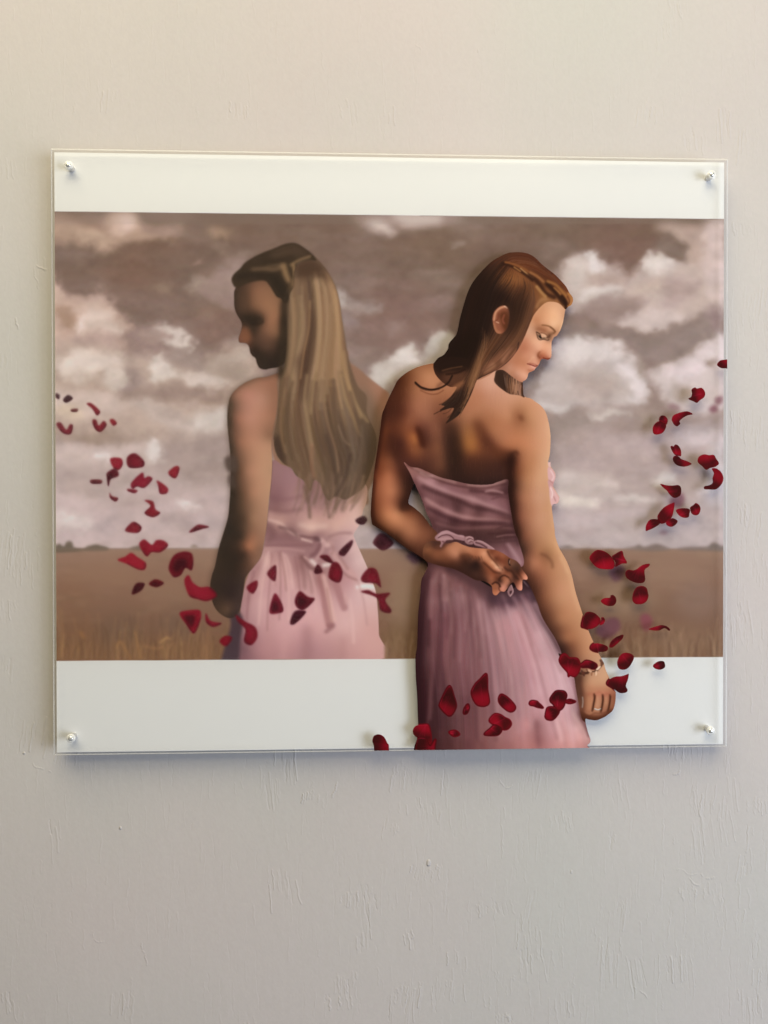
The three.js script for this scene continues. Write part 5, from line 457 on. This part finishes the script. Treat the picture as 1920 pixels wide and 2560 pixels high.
    // temple and braid
    for (const [p, c, w, bl, a] of [[[1130, 660, 1160, 580, 1150, 480, 1130, 400], 0x7a5036, 10, 4, 0.7], [[1150, 620, 1180, 560, 1240, 540], 0xb0805a, 9, 4, 0.55], [[830, 215, 900, 235, 980, 275, 1060, 330, 1110, 370], 0x342018, 9, 3, 0.8], [[860, 205, 940, 225, 1030, 265, 1090, 310], 0x8a5836, 6, 2, 0.8], [[940, 250, 1000, 290], 0xa8754a, 4, 1.5, 0.8], [[1000, 262, 1060, 310, 1120, 350], 0xb68a5e, 4, 1.5, 0.75], [[1080, 320, 1140, 370, 1190, 430, 1230, 490, 1310, 530], 0x3a241a, 13, 4, 0.85], [[1090, 300, 1160, 340, 1220, 390, 1260, 400], 0x9a6844, 8, 2.5, 0.8], [[1150, 430, 1190, 480, 1230, 520], 0xb58558, 9, 3, 0.75], [[1240, 400, 1300, 460, 1350, 520, 1400, 590], 0x2e1c15, 14, 4, 0.85], [[1250, 380, 1320, 410, 1380, 470, 1420, 520], 0x9c6a40, 8, 3, 0.85], [[1310, 440, 1360, 490, 1390, 540], 0xa87648, 5, 2, 0.7], [[1380, 520, 1420, 580, 1418, 635], 0x281812, 12, 3, 0.85], [[1440, 490, 1475, 540, 1465, 590, 1440, 612], 0xb27a4a, 7, 2, 0.85], [[1430, 520, 1450, 560, 1440, 600], 0x5c3822, 4, 1.5, 0.7], [[1300, 320, 1380, 400, 1440, 480], 0x6e3f2a, 6, 2, 0.6]]) b.line(R4(p), c, w * 0.8, bl * 0.6, a);
  });
  // ragged outer edge
  for (let i = 0; i < 40; i++) { const t = rnd(), q = R4([1140 + 300 * t, 172 + 300 * t]); b.line([q[0] - 4, q[1], q[0] + 3, q[1] - 2 - 2 * rnd()], 0x6a3f2c, 1.2, 0.3, 0.6); }
  // loose ends of the lock
  for (const [p, w, a] of [[[760, 300, 700, 370, 590, 432], 2.2, 0.7], [[740, 320, 680, 380, 640, 410], 2.6, 0.8], [[720, 300, 660, 345, 632, 356], 2, 0.7], [[790, 330, 740, 430, 690, 503], 3, 0.85], [[800, 300, 760, 400, 720, 470], 3, 0.8], [[770, 330, 710, 410, 660, 430], 1.6, 0.6], [[780, 360, 730, 430, 700, 460], 2.2, 0.7]]) b.line(R5(p), 0x33221a, w, 0.7, a);
  b.within([...NK([240, 262, 330, 180, 700, 200, 760, 330, 700, 470, 600, 500, 500, 560, 420, 580, 440, 520, 360, 480, 300, 410, 255, 330])], () => { b.fill(NK([250, 250, 700, 150, 740, 330, 640, 360, 480, 400, 340, 400]), 0x2a1c15, 5, 0.9); b.fill(NK([380, 400, 600, 380, 700, 340, 680, 460, 560, 520, 460, 560]), 0x5c3d2d, 6, 0.75); b.line(NK([360, 370, 470, 340, 640, 310]), 0x7a553c, 2.5, 1.2, 0.6); b.line(NK([420, 420, 560, 400, 680, 350]), 0x251711, 5, 1.5, 0.7); });
  // wisp on the shoulder
  b.line(NK([-10, 530, 60, 590, 140, 620, 230, 630, 340, 605, 440, 540, 500, 440]), 0x241712, 4.5, 0.8, 0.9); b.line(NK([-10, 545, 80, 615, 200, 640, 320, 620]), 0x241712, 4, 1, 0.6); b.line(NK([60, 640, 180, 690, 290, 690, 380, 640]), 0x6b402d, 3, 1.2, 0.6); b.line(NK([300, 590, 380, 520, 450, 480]), 0x52362a, 8, 3, 0.5);
  b.fill(NK([520, 580, 620, 520, 680, 500, 620, 600, 520, 660, 480, 660]), 0xa06c4c, 3, 0.6);
  // ---- ear
  const ear = R4([745, 760, 742, 710, 760, 660, 800, 618, 850, 605, 885, 625, 898, 680, 890, 760, 870, 820, 830, 860, 790, 862, 762, 830]);
  b.fill(ear, 0x8e5843, 1);
  b.within(ear, () => { b.fill(R4([800, 690, 830, 660, 880, 660, 905, 740, 870, 850, 830, 800, 815, 740]), 0x53301f, 4, 0.85); b.line(R4([756, 740, 770, 670, 810, 630, 860, 612]), 0xcf9474, 4.5, 1.4, 0.9); b.line(R4([750, 770, 775, 840, 810, 855]), 0xb87c5c, 6, 2, 0.7); b.line(R4([800, 680, 790, 730, 770, 745]), 0x6c3c2c, 3, 1.2, 0.8); b.line(R4([850, 690, 835, 740, 850, 770]), 0x8c5340, 4, 1.5, 0.8); b.line(R4([775, 755, 800, 765]), 0xe2b294, 2, 0.8, 0.8); b.line(R4([850, 610, 878, 630]), 0xe6c0a4, 2, 0.8, 0.8); });
  b.fill(R4([880, 610, 930, 660, 920, 800, 850, 880, 880, 800, 896, 700]), 0x3a271e, 3.5, 0.8);
}
// ---- petal outlines of the front print (each becomes a piece of its own)
const petals = [
  [R2, [1355, 45, 1385, 28, 1400, 38, 1440, 32, 1468, 70, 1460, 110, 1425, 135, 1400, 158, 1370, 145, 1335, 130, 1330, 118, 1348, 110, 1358, 85], 0.5], [R2, [1085, 305, 1095, 268, 1130, 262, 1158, 295, 1148, 338, 1118, 322], 0.9], [R2, [1032, 370, 1050, 330, 1085, 308, 1118, 320, 1144, 338, 1138, 375, 1105, 412, 1045, 418], 0.35], [R2, [1190, 290, 1205, 260, 1250, 240, 1310, 226, 1345, 235, 1365, 252, 1320, 262, 1280, 285, 1255, 310, 1262, 330, 1235, 352, 1212, 340, 1195, 312], 0.45], [R2, [1180, 520, 1195, 512, 1205, 518, 1220, 502, 1245, 510, 1268, 550, 1268, 597, 1250, 598, 1215, 588, 1190, 550], 0.4], [R2, [1200, 612, 1220, 594, 1250, 602, 1270, 622, 1320, 640, 1355, 660, 1340, 675, 1290, 687, 1235, 675, 1205, 645], 0.75], [R2, [1405, 630, 1420, 600, 1460, 583, 1500, 590, 1540, 588, 1560, 620, 1583, 660, 1550, 688, 1510, 697, 1475, 713, 1440, 680, 1410, 655], 0.4], [R2, [1522, 702, 1560, 700, 1600, 730, 1620, 780, 1605, 830, 1560, 873, 1500, 875, 1460, 872, 1462, 848, 1500, 840, 1530, 820, 1528, 780, 1540, 740], 0.6], [R2, [1095, 828, 1150, 840, 1200, 842, 1245, 838, 1268, 860, 1268, 910, 1250, 935, 1210, 945, 1175, 920, 1150, 885, 1120, 860], 0.7],
  [R2, [1072, 1110, 1085, 1070, 1130, 1020, 1200, 985, 1215, 990, 1205, 1060, 1190, 1108, 1150, 1145, 1100, 1160], 0.4], [R2, [975, 1218, 978, 1170, 1010, 1125, 1060, 1120, 1094, 1132, 1090, 1162, 1040, 1195, 990, 1217], 0.6], [R2, [1142, 1152, 1165, 1127, 1200, 1112, 1240, 1135, 1225, 1165, 1190, 1185, 1155, 1175], 0.55], [R2, [1225, 1048, 1260, 1032, 1310, 1030, 1342, 1042, 1338, 1075, 1330, 1105, 1290, 1110, 1250, 1090], 0.45], [R2, [1344, 1022, 1375, 1000, 1390, 986, 1420, 1005, 1430, 1040, 1415, 1080, 1385, 1090, 1355, 1075, 1344, 1042], 0.6], [R2, [508, 1445, 530, 1405, 575, 1375, 640, 1390, 690, 1430, 718, 1480, 714, 1520, 680, 1537, 590, 1530, 540, 1495], 0.2], [R2, [694, 1432, 720, 1410, 765, 1385, 785, 1390, 795, 1430, 822, 1485, 780, 1490, 740, 1510, 722, 1516, 722, 1478], 0.5], [R2, [808, 1560, 830, 1540, 870, 1545, 900, 1535, 950, 1500, 1008, 1490, 1000, 1515, 965, 1545, 972, 1620, 950, 1650, 890, 1648, 830, 1620, 808, 1590], 0.55], [R1, [1565, 1335, 1590, 1300, 1630, 1292, 1700, 1290, 1700, 1366, 1640, 1364, 1600, 1362], 0.5],
  [R3, [755, 575, 770, 520, 800, 480, 850, 470, 890, 490, 905, 540, 908, 570, 890, 615, 850, 640, 790, 642, 760, 615], 0.5], [R3, [458, 610, 490, 585, 545, 580, 550, 560, 575, 555, 600, 580, 605, 620, 580, 655, 530, 660, 480, 640], 0.4], [R3, [278, 850, 288, 790, 310, 730, 345, 712, 400, 725, 440, 760, 458, 790, 445, 830, 400, 865, 350, 878, 300, 862], 0.6], [R3, [462, 768, 485, 765, 500, 795, 480, 830, 446, 840, 462, 792], 0.3], [R3, [908, 878, 950, 860, 1000, 845, 1030, 838, 1080, 850, 1112, 880, 1100, 893, 1060, 868, 1010, 890, 950, 890], 0.6], [R3, [538, 1045, 550, 1000, 590, 960, 640, 935, 672, 930, 665, 965, 620, 1010, 570, 1050], 0.7], [R3, [362, 1050, 380, 1020, 415, 1010, 470, 1018, 515, 1035, 528, 1060, 510, 1085, 460, 1093, 400, 1085, 370, 1070], 0.6], [R3, [612, 1200, 625, 1150, 655, 1112, 695, 1098, 745, 1110, 772, 1140, 755, 1190, 720, 1240, 680, 1260, 630, 1250], 0.6], [R3, [948, 1222, 975, 1195, 1010, 1178, 1050, 1180, 1065, 1210, 1060, 1240, 1020, 1260, 970, 1250], 0.75], [R3, [518, 1395, 535, 1355, 590, 1325, 650, 1320, 700, 1305, 722, 1298, 715, 1350, 695, 1410, 712, 1450, 695, 1475, 640, 1480, 600, 1455, 560, 1425], 0.75], [R3, [258, 1220, 290, 1195, 320, 1175, 370, 1185, 415, 1210, 418, 1235, 385, 1250, 340, 1235, 290, 1235], 0.75], [R3, [72, 1165, 90, 1125, 125, 1115, 160, 1150, 200, 1152, 240, 1160, 258, 1205, 252, 1270, 215, 1320, 170, 1310, 155, 1320, 150, 1285, 110, 1240, 80, 1200], 0.4],
  [R7, [125, 815, 150, 790, 210, 795, 240, 820, 295, 875, 240, 870, 180, 850, 135, 840], 0.55], [R7, [392, 770, 410, 730, 460, 670, 500, 660, 570, 668, 600, 710, 588, 770, 560, 862, 510, 908, 465, 895, 440, 840, 400, 800], 0.95], [R7, [594, 795, 640, 772, 690, 785, 712, 800, 650, 818, 600, 808], 0.55], [R7, [330, 980, 350, 890, 390, 870, 455, 878, 470, 902, 505, 920, 470, 985, 420, 1030, 360, 1028, 332, 1005], 0.65],
  [R6, [635, 1470, 660, 1410, 700, 1335, 722, 1330, 745, 1400, 765, 1480, 740, 1540, 710, 1560, 670, 1530, 638, 1490], 0.8], [R6, [828, 1540, 835, 1500, 860, 1470, 868, 1500, 850, 1540], 0.8], [R6, [890, 1370, 920, 1310, 960, 1270, 1000, 1228, 1012, 1250, 1015, 1350, 1028, 1450, 1000, 1480, 940, 1475, 905, 1430], 0.6], [R6, [1108, 1420, 1125, 1392, 1160, 1405, 1210, 1450, 1237, 1490, 1225, 1520, 1190, 1525, 1140, 1490, 1112, 1455], 0.6],
  [BB, [895, 55, 930, 15, 970, 20, 1000, 40, 1030, 55, 1043, 85, 1020, 115, 985, 118, 960, 98, 915, 80], 0.45], [BB, [865, 145, 900, 115, 928, 92, 960, 102, 975, 120, 970, 140, 945, 158, 870, 158], 0.75], [BB, [365, 125, 385, 95, 430, 88, 470, 90, 485, 140, 490, 200, 480, 230, 455, 178, 400, 176, 370, 155], 0.5], [BB, [395, 210, 400, 181, 450, 183, 484, 236, 520, 190, 515, 240, 500, 330, 400, 330], 0.85], [BB, [85, 200, 95, 165, 130, 153, 165, 170, 190, 215, 200, 235, 190, 330, 110, 330, 95, 235], 0.95], [BB, [620, 135, 660, 130, 685, 155, 650, 165, 625, 150], 0.5]].map(([f, p, d]) => ({ p: f(p), d }));
{
  const b = front;
  for (const { p, d: d0 } of petals) {
    const d = Math.min(1, d0 * 0.8 + 0.34);
    let x = 0, y = 0, n = p.length / 2; for (let i = 0; i < p.length; i += 2) { x += p[i] / n; y += p[i + 1] / n; }
    let r = 0; for (let i = 0; i < p.length; i += 2) r = Math.max(r, Math.hypot(p[i] - x, p[i + 1] - y));
    const th = rnd() * 6.28, dx = Math.cos(th) * r, dy = Math.sin(th) * r, mix = (a, c, t) => a.map((v, i) => Math.round(v + (c[i] - v) * t)), hex = (c) => (c[0] << 16) | (c[1] << 8) | c[2];
    b.g.lineWidth = 6; b.g.strokeStyle = css(hex(mix([140, 18, 34], [78, 10, 22], d))); b.path(p); b.g.stroke();
    b.fill(p, hex(mix([152, 20, 38], [92, 12, 26], d)));
    b.within(p, () => {
      b.fill([x + dx * 1.1, y + dy * 1.1, x - dy * 0.9, y + dx * 0.9, x - dx * 0.2, y - dy * 0.2, x + dy * 0.9, y - dx * 0.9], hex(mix([104, 10, 26], [48, 8, 16], d)), r * 0.22, 0.85);
      b.fill([x - dx * 0.9, y - dy * 0.9, x - dx * 0.3 - dy * 0.7, y - dy * 0.3 + dx * 0.7, x - dx * 0.1, y - dy * 0.1, x - dx * 0.3 + dy * 0.7, y - dy * 0.3 - dx * 0.7], hex(mix([190, 30, 48], [124, 18, 34], d)), r * 0.2, 0.7);
      b.line([x - dy * 0.8 + dx * 0.1, y + dx * 0.8 + dy * 0.1, x + dx * 0.25, y + dy * 0.25, x + dy * 0.8, y - dx * 0.8], 0x3c0812, r * 0.1, r * 0.05, 0.5);
      b.line([...p.slice(0, Math.floor(n * 0.45) * 2)], 0xc44454, 1.6, 0.7, 0.55);
      for (let k = 0; k < 10; k++) { const a = th + (rnd() - 0.5) * 1.6; b.line([x - dx * 0.6, y - dy * 0.6, x + Math.cos(a) * r * 0.4, y + Math.sin(a) * r * 0.4], rnd() < 0.5 ? 0x5a0a18 : 0xc03048, 0.8, 0.3, 0.18); }
    });
  }
}

// ---------------------------------------------------------------- tracing grid -> sheet metres
const HF = [1909.707603, -9.0692, 988.132981, 42.783282, -1886.025084, 1132.763707, 0.03557, -0.007155], HB = [1890.297893, -8.977024, 987.068687, 42.348446, -1866.856077, 1134.104679, 0.035209, -0.007082];
const toGrid = (h, X, Y) => { const w = h[6] * X + h[7] * Y + 1; return [(h[0] * X + h[1] * Y + h[2]) / w, (h[3] * X + h[4] * Y + h[5]) / w]; };
const toSheet = (h, x, y) => { // solve the 2 x 2 system
  const a = h[0] - h[6] * x, b = h[1] - h[7] * x, c = h[3] - h[6] * y, d = h[4] - h[7] * y, e = x - h[2], f = y - h[5], q = a * d - b * c;
  return [(e * d - b * f) / q, (a * f - e * c) / q];
};
const lin = (v) => (v <= 0.04045 ? v / 12.92 : ((v + 0.055) / 1.055) ** 2.4), srgb = (v) => (v <= 0.0031308 ? v * 12.92 : 1.055 * v ** (1 / 2.4) - 0.055);
// the colours were noted from paper lit at a known white; dividing by that white gives the inks themselves
const whites = (rows) => rows.map((r) => r.map((c) => c.map((v) => lin(v / 255))));
const WHITE_BACK = whites([[[241, 236, 217], [246, 242, 226], [249, 246, 234]], [[224, 220, 206], [232, 229, 217], [240, 238, 229]], [[209, 206, 196], [218, 216, 208], [226, 226, 222]]]);
const WHITE_FRONT = whites([[[234, 229, 210], [238, 234, 218], [242, 239, 226]], [[217, 213, 199], [224, 221, 209], [231, 229, 220]], [[203, 201, 191], [211, 210, 201], [219, 218, 213]]]);
const PAPER = [0.8, 0.805, 0.825];
function inkMap(painter, h, paperWhite, WHITE, punch) {
  const px = [0, 0, 0], wh = [0, 0, 0];
  const N = 1440, M = Math.round((N * H) / W), src = painter.g.getImageData(0, 0, painter.c.width, painter.c.height).data, sw = painter.c.width, sh = painter.c.height, k = painter.k;
  const L = new Float32Array(256).map((_, i) => lin(i / 255)), out = new Uint8Array(N * M * 4);
  for (let j = 0; j < M; j++) for (let i = 0; i < N; i++) {
    const u = (i + 0.5) / N, v = (j + 0.5) / M, [gx, gy] = toGrid(h, (u - 0.5) * W, (v - 0.5) * H);
    const fx = Math.max(0, Math.min(sw - 2, (gx - X0) * k - 0.5)), fy = Math.max(0, Math.min(sh - 2, (gy - Y0) * k - 0.5)), ix = Math.floor(fx), iy = Math.floor(fy), tx = fx - ix, ty = fy - iy, o = (j * N + i) * 4, q = (iy * sw + ix) * 4;
    const wu = u * 2, wv = (1 - v) * 2, a = Math.min(1, Math.floor(wu)), b = Math.min(1, Math.floor(wv)), su = wu - a, sv = wv - b;
    for (let c = 0; c < 3; c++) {
      const p = L[src[q + c]] * (1 - tx) * (1 - ty) + L[src[q + 4 + c]] * tx * (1 - ty) + L[src[q + sw * 4 + c]] * (1 - tx) * ty + L[src[q + sw * 4 + 4 + c]] * tx * ty;
      const w = (WHITE[b][a][c] * (1 - su) + WHITE[b][a + 1][c] * su) * (1 - sv) + (WHITE[b + 1][a][c] * (1 - su) + WHITE[b + 1][a + 1][c] * su) * sv;
      px[c] = srgb(p);
      wh[c] = w;
    }
    const lum = px[0] * 0.3 + px[1] * 0.59 + px[2] * 0.11;
    for (let c = 0; c < 3; c++) {
      let v = px[c]; if (lum < 0.93) v = lum + (v - lum) * punch[1], v = Math.max(0.03, 0.46 + (v - 0.46) * (v < 0.46 ? punch[0] : 1.01));
      out[o + c] = Math.round(255 * srgb(Math.min(PAPER[c], (lin(v) / wh[c]) * paperWhite)));
    }
    out[o + 3] = 255;
  }
  const t = new THREE.DataTexture(out, N, M); t.colorSpace = THREE.SRGBColorSpace; t.magFilter = THREE.LinearFilter; t.needsUpdate = true;
  return t;
}

// ---------------------------------------------------------------- the picture on the wall
const art = new THREE.Group();
art.name = 'layered_wall_picture'; scene.add(art); art.position.set(0, 0, WALL_Z);
art.userData = { label: 'two-layer acrylic picture of a woman in a pink dress, bolted to the wall', category: 'wall picture' };
const Z = -WALL_Z; // local z of the front pane's face
{
  // back board: white, printed face
  const board = obj('back_board', new THREE.BoxGeometry(W, H, 0.004), new THREE.MeshStandardMaterial({ color: new THREE.Color().setRGB(0.82, 0.82, 0.81), roughness: 0.5 }), art);
  board.position.set(0, 0, Z - GAP - 0.0022);
  const sheet = obj('landscape_print', new THREE.PlaneGeometry(W - 0.0004, H - 0.0004), new THREE.MeshPhysicalMaterial({ map: inkMap(back, HB, 0.84, WHITE_BACK, [1.06, 1.05]), roughness: 0.8, specularIntensity: 0.15 }), art);
  sheet.position.set(0, 0, Z - GAP); sheet.userData.label = 'soft brown print of a second woman in a wheat field under clouds';
  // frosted clear pane in front
  const pane = new THREE.MeshPhysicalMaterial({ color: new THREE.Color().setRGB(0.99, 0.99, 0.99), roughness: 0.13, transmission: 1, thickness: 0, ior: 1.49 });
  const edge = new THREE.MeshPhysicalMaterial({ color: new THREE.Color().setRGB(0.96, 0.96, 0.95), roughness: 0.75, transmission: 0.8, thickness: 0, ior: 1.49 });
  const p = obj('front_pane', new THREE.BoxGeometry(W, H, 0.0035), [edge, edge, edge, edge, pane, pane], art);
  p.position.set(0, 0, Z - 0.00175);
  // prints on the pane's face
  const ink = new THREE.MeshPhysicalMaterial({ map: inkMap(front, HF, 0.66, WHITE_FRONT, [1.1, 1.06]), roughness: 0.8, specularIntensity: 0.15 });
  const clampX = (v) => Math.max(-W / 2 + 0.0006, Math.min(W / 2 - 0.0006, v)), clampY = (v) => Math.max(-H / 2 + 0.0006, Math.min(H / 2 - 0.0006, v));
  const outline = (p, div) => {
    const v = []; for (let i = 0; i < p.length; i += 2) v.push(new THREE.Vector3(p[i], p[i + 1], 0));
    return new THREE.CatmullRomCurve3(v, true, 'catmullrom', 0.5).getPoints(v.length * div).slice(0, -1).map((q) => { const [X, Y] = toSheet(HF, q.x, q.y); return new THREE.Vector2(clampX(X), clampY(Y)); });
  };
  const flat = (name, shape, z) => {
    const g = new THREE.ShapeGeometry(shape, 1), pos = g.attributes.position, uv = g.attributes.uv;
    for (let i = 0; i < pos.count; i++) uv.setXY(i, pos.getX(i) / W + 0.5, pos.getY(i) / H + 0.5);
    const m = obj(name, g, ink, art); m.position.z = z;
    return m;
  };
  const fs = new THREE.Shape(outline(figureOutline, 4)); fs.holes.push(new THREE.Path(outline(armGap, 3)));
  flat('figure_print', fs, Z + 0.0003).userData.label = 'sharp print of a woman seen from behind, one hand behind her back';
  petals.forEach(({ p }) => flat('petal_print', new THREE.Shape(outline(p, 3)), Z + 0.0006));
  // corner stand-offs
  const steel = new THREE.MeshStandardMaterial({ color: new THREE.Color().setRGB(0.6, 0.59, 0.58), roughness: 0.35, metalness: 0.6 }), chrome = new THREE.MeshStandardMaterial({ color: new THREE.Color().setRGB(0.8, 0.8, 0.79), roughness: 0.2, metalness: 0.55 }), clear = new THREE.MeshPhysicalMaterial({ color: new THREE.Color().setRGB(0.97, 0.97, 0.96), roughness: 0.3, transmission: 0.55, thickness: 0, ior: 1.49 });
  const V = (x, y) => new THREE.Vector2(x, y), up = (g) => g.rotateX(Math.PI / 2);
  const barrelG = up(new THREE.CylinderGeometry(0.0042, 0.0042, Z - 0.0036, 28)), capG = up(new THREE.LatheGeometry([V(0.0034, 0), V(0.0034, 0.0022), V(0.0031, 0.003), V(0.0022, 0.0036), V(0.001, 0.0039), V(0, 0.004)], 28)), ringG = up(new THREE.LatheGeometry([V(0.003, 0.0001), V(0.0056, 0.0001), V(0.006, 0.0006), V(0.0058, 0.0016), V(0.0048, 0.0024), V(0.0036, 0.0026), V(0.0032, 0.0022), V(0.003, 0.0001)], 32)), slotG = new THREE.CylinderGeometry(0.0011, 0.0011, 0.0006, 6).rotateX(Math.PI / 2);
  for (const [sx, sy] of [[-1, 1], [1, 1], [-1, -1], [1, -1]]) {
    const s = new THREE.Group(); s.name = 'standoff'; s.position.set(sx * 0.4272, sy * 0.3752, 0); art.add(s);
    obj('barrel', barrelG, steel, s).position.z = (Z - 0.0036) / 2;
    obj('washer', ringG, clear, s).position.z = Z;
    const cap = obj('screw_cap', capG, chrome, s); cap.position.z = Z + 0.0002;
  }
}
renderer.render(scene, camera);
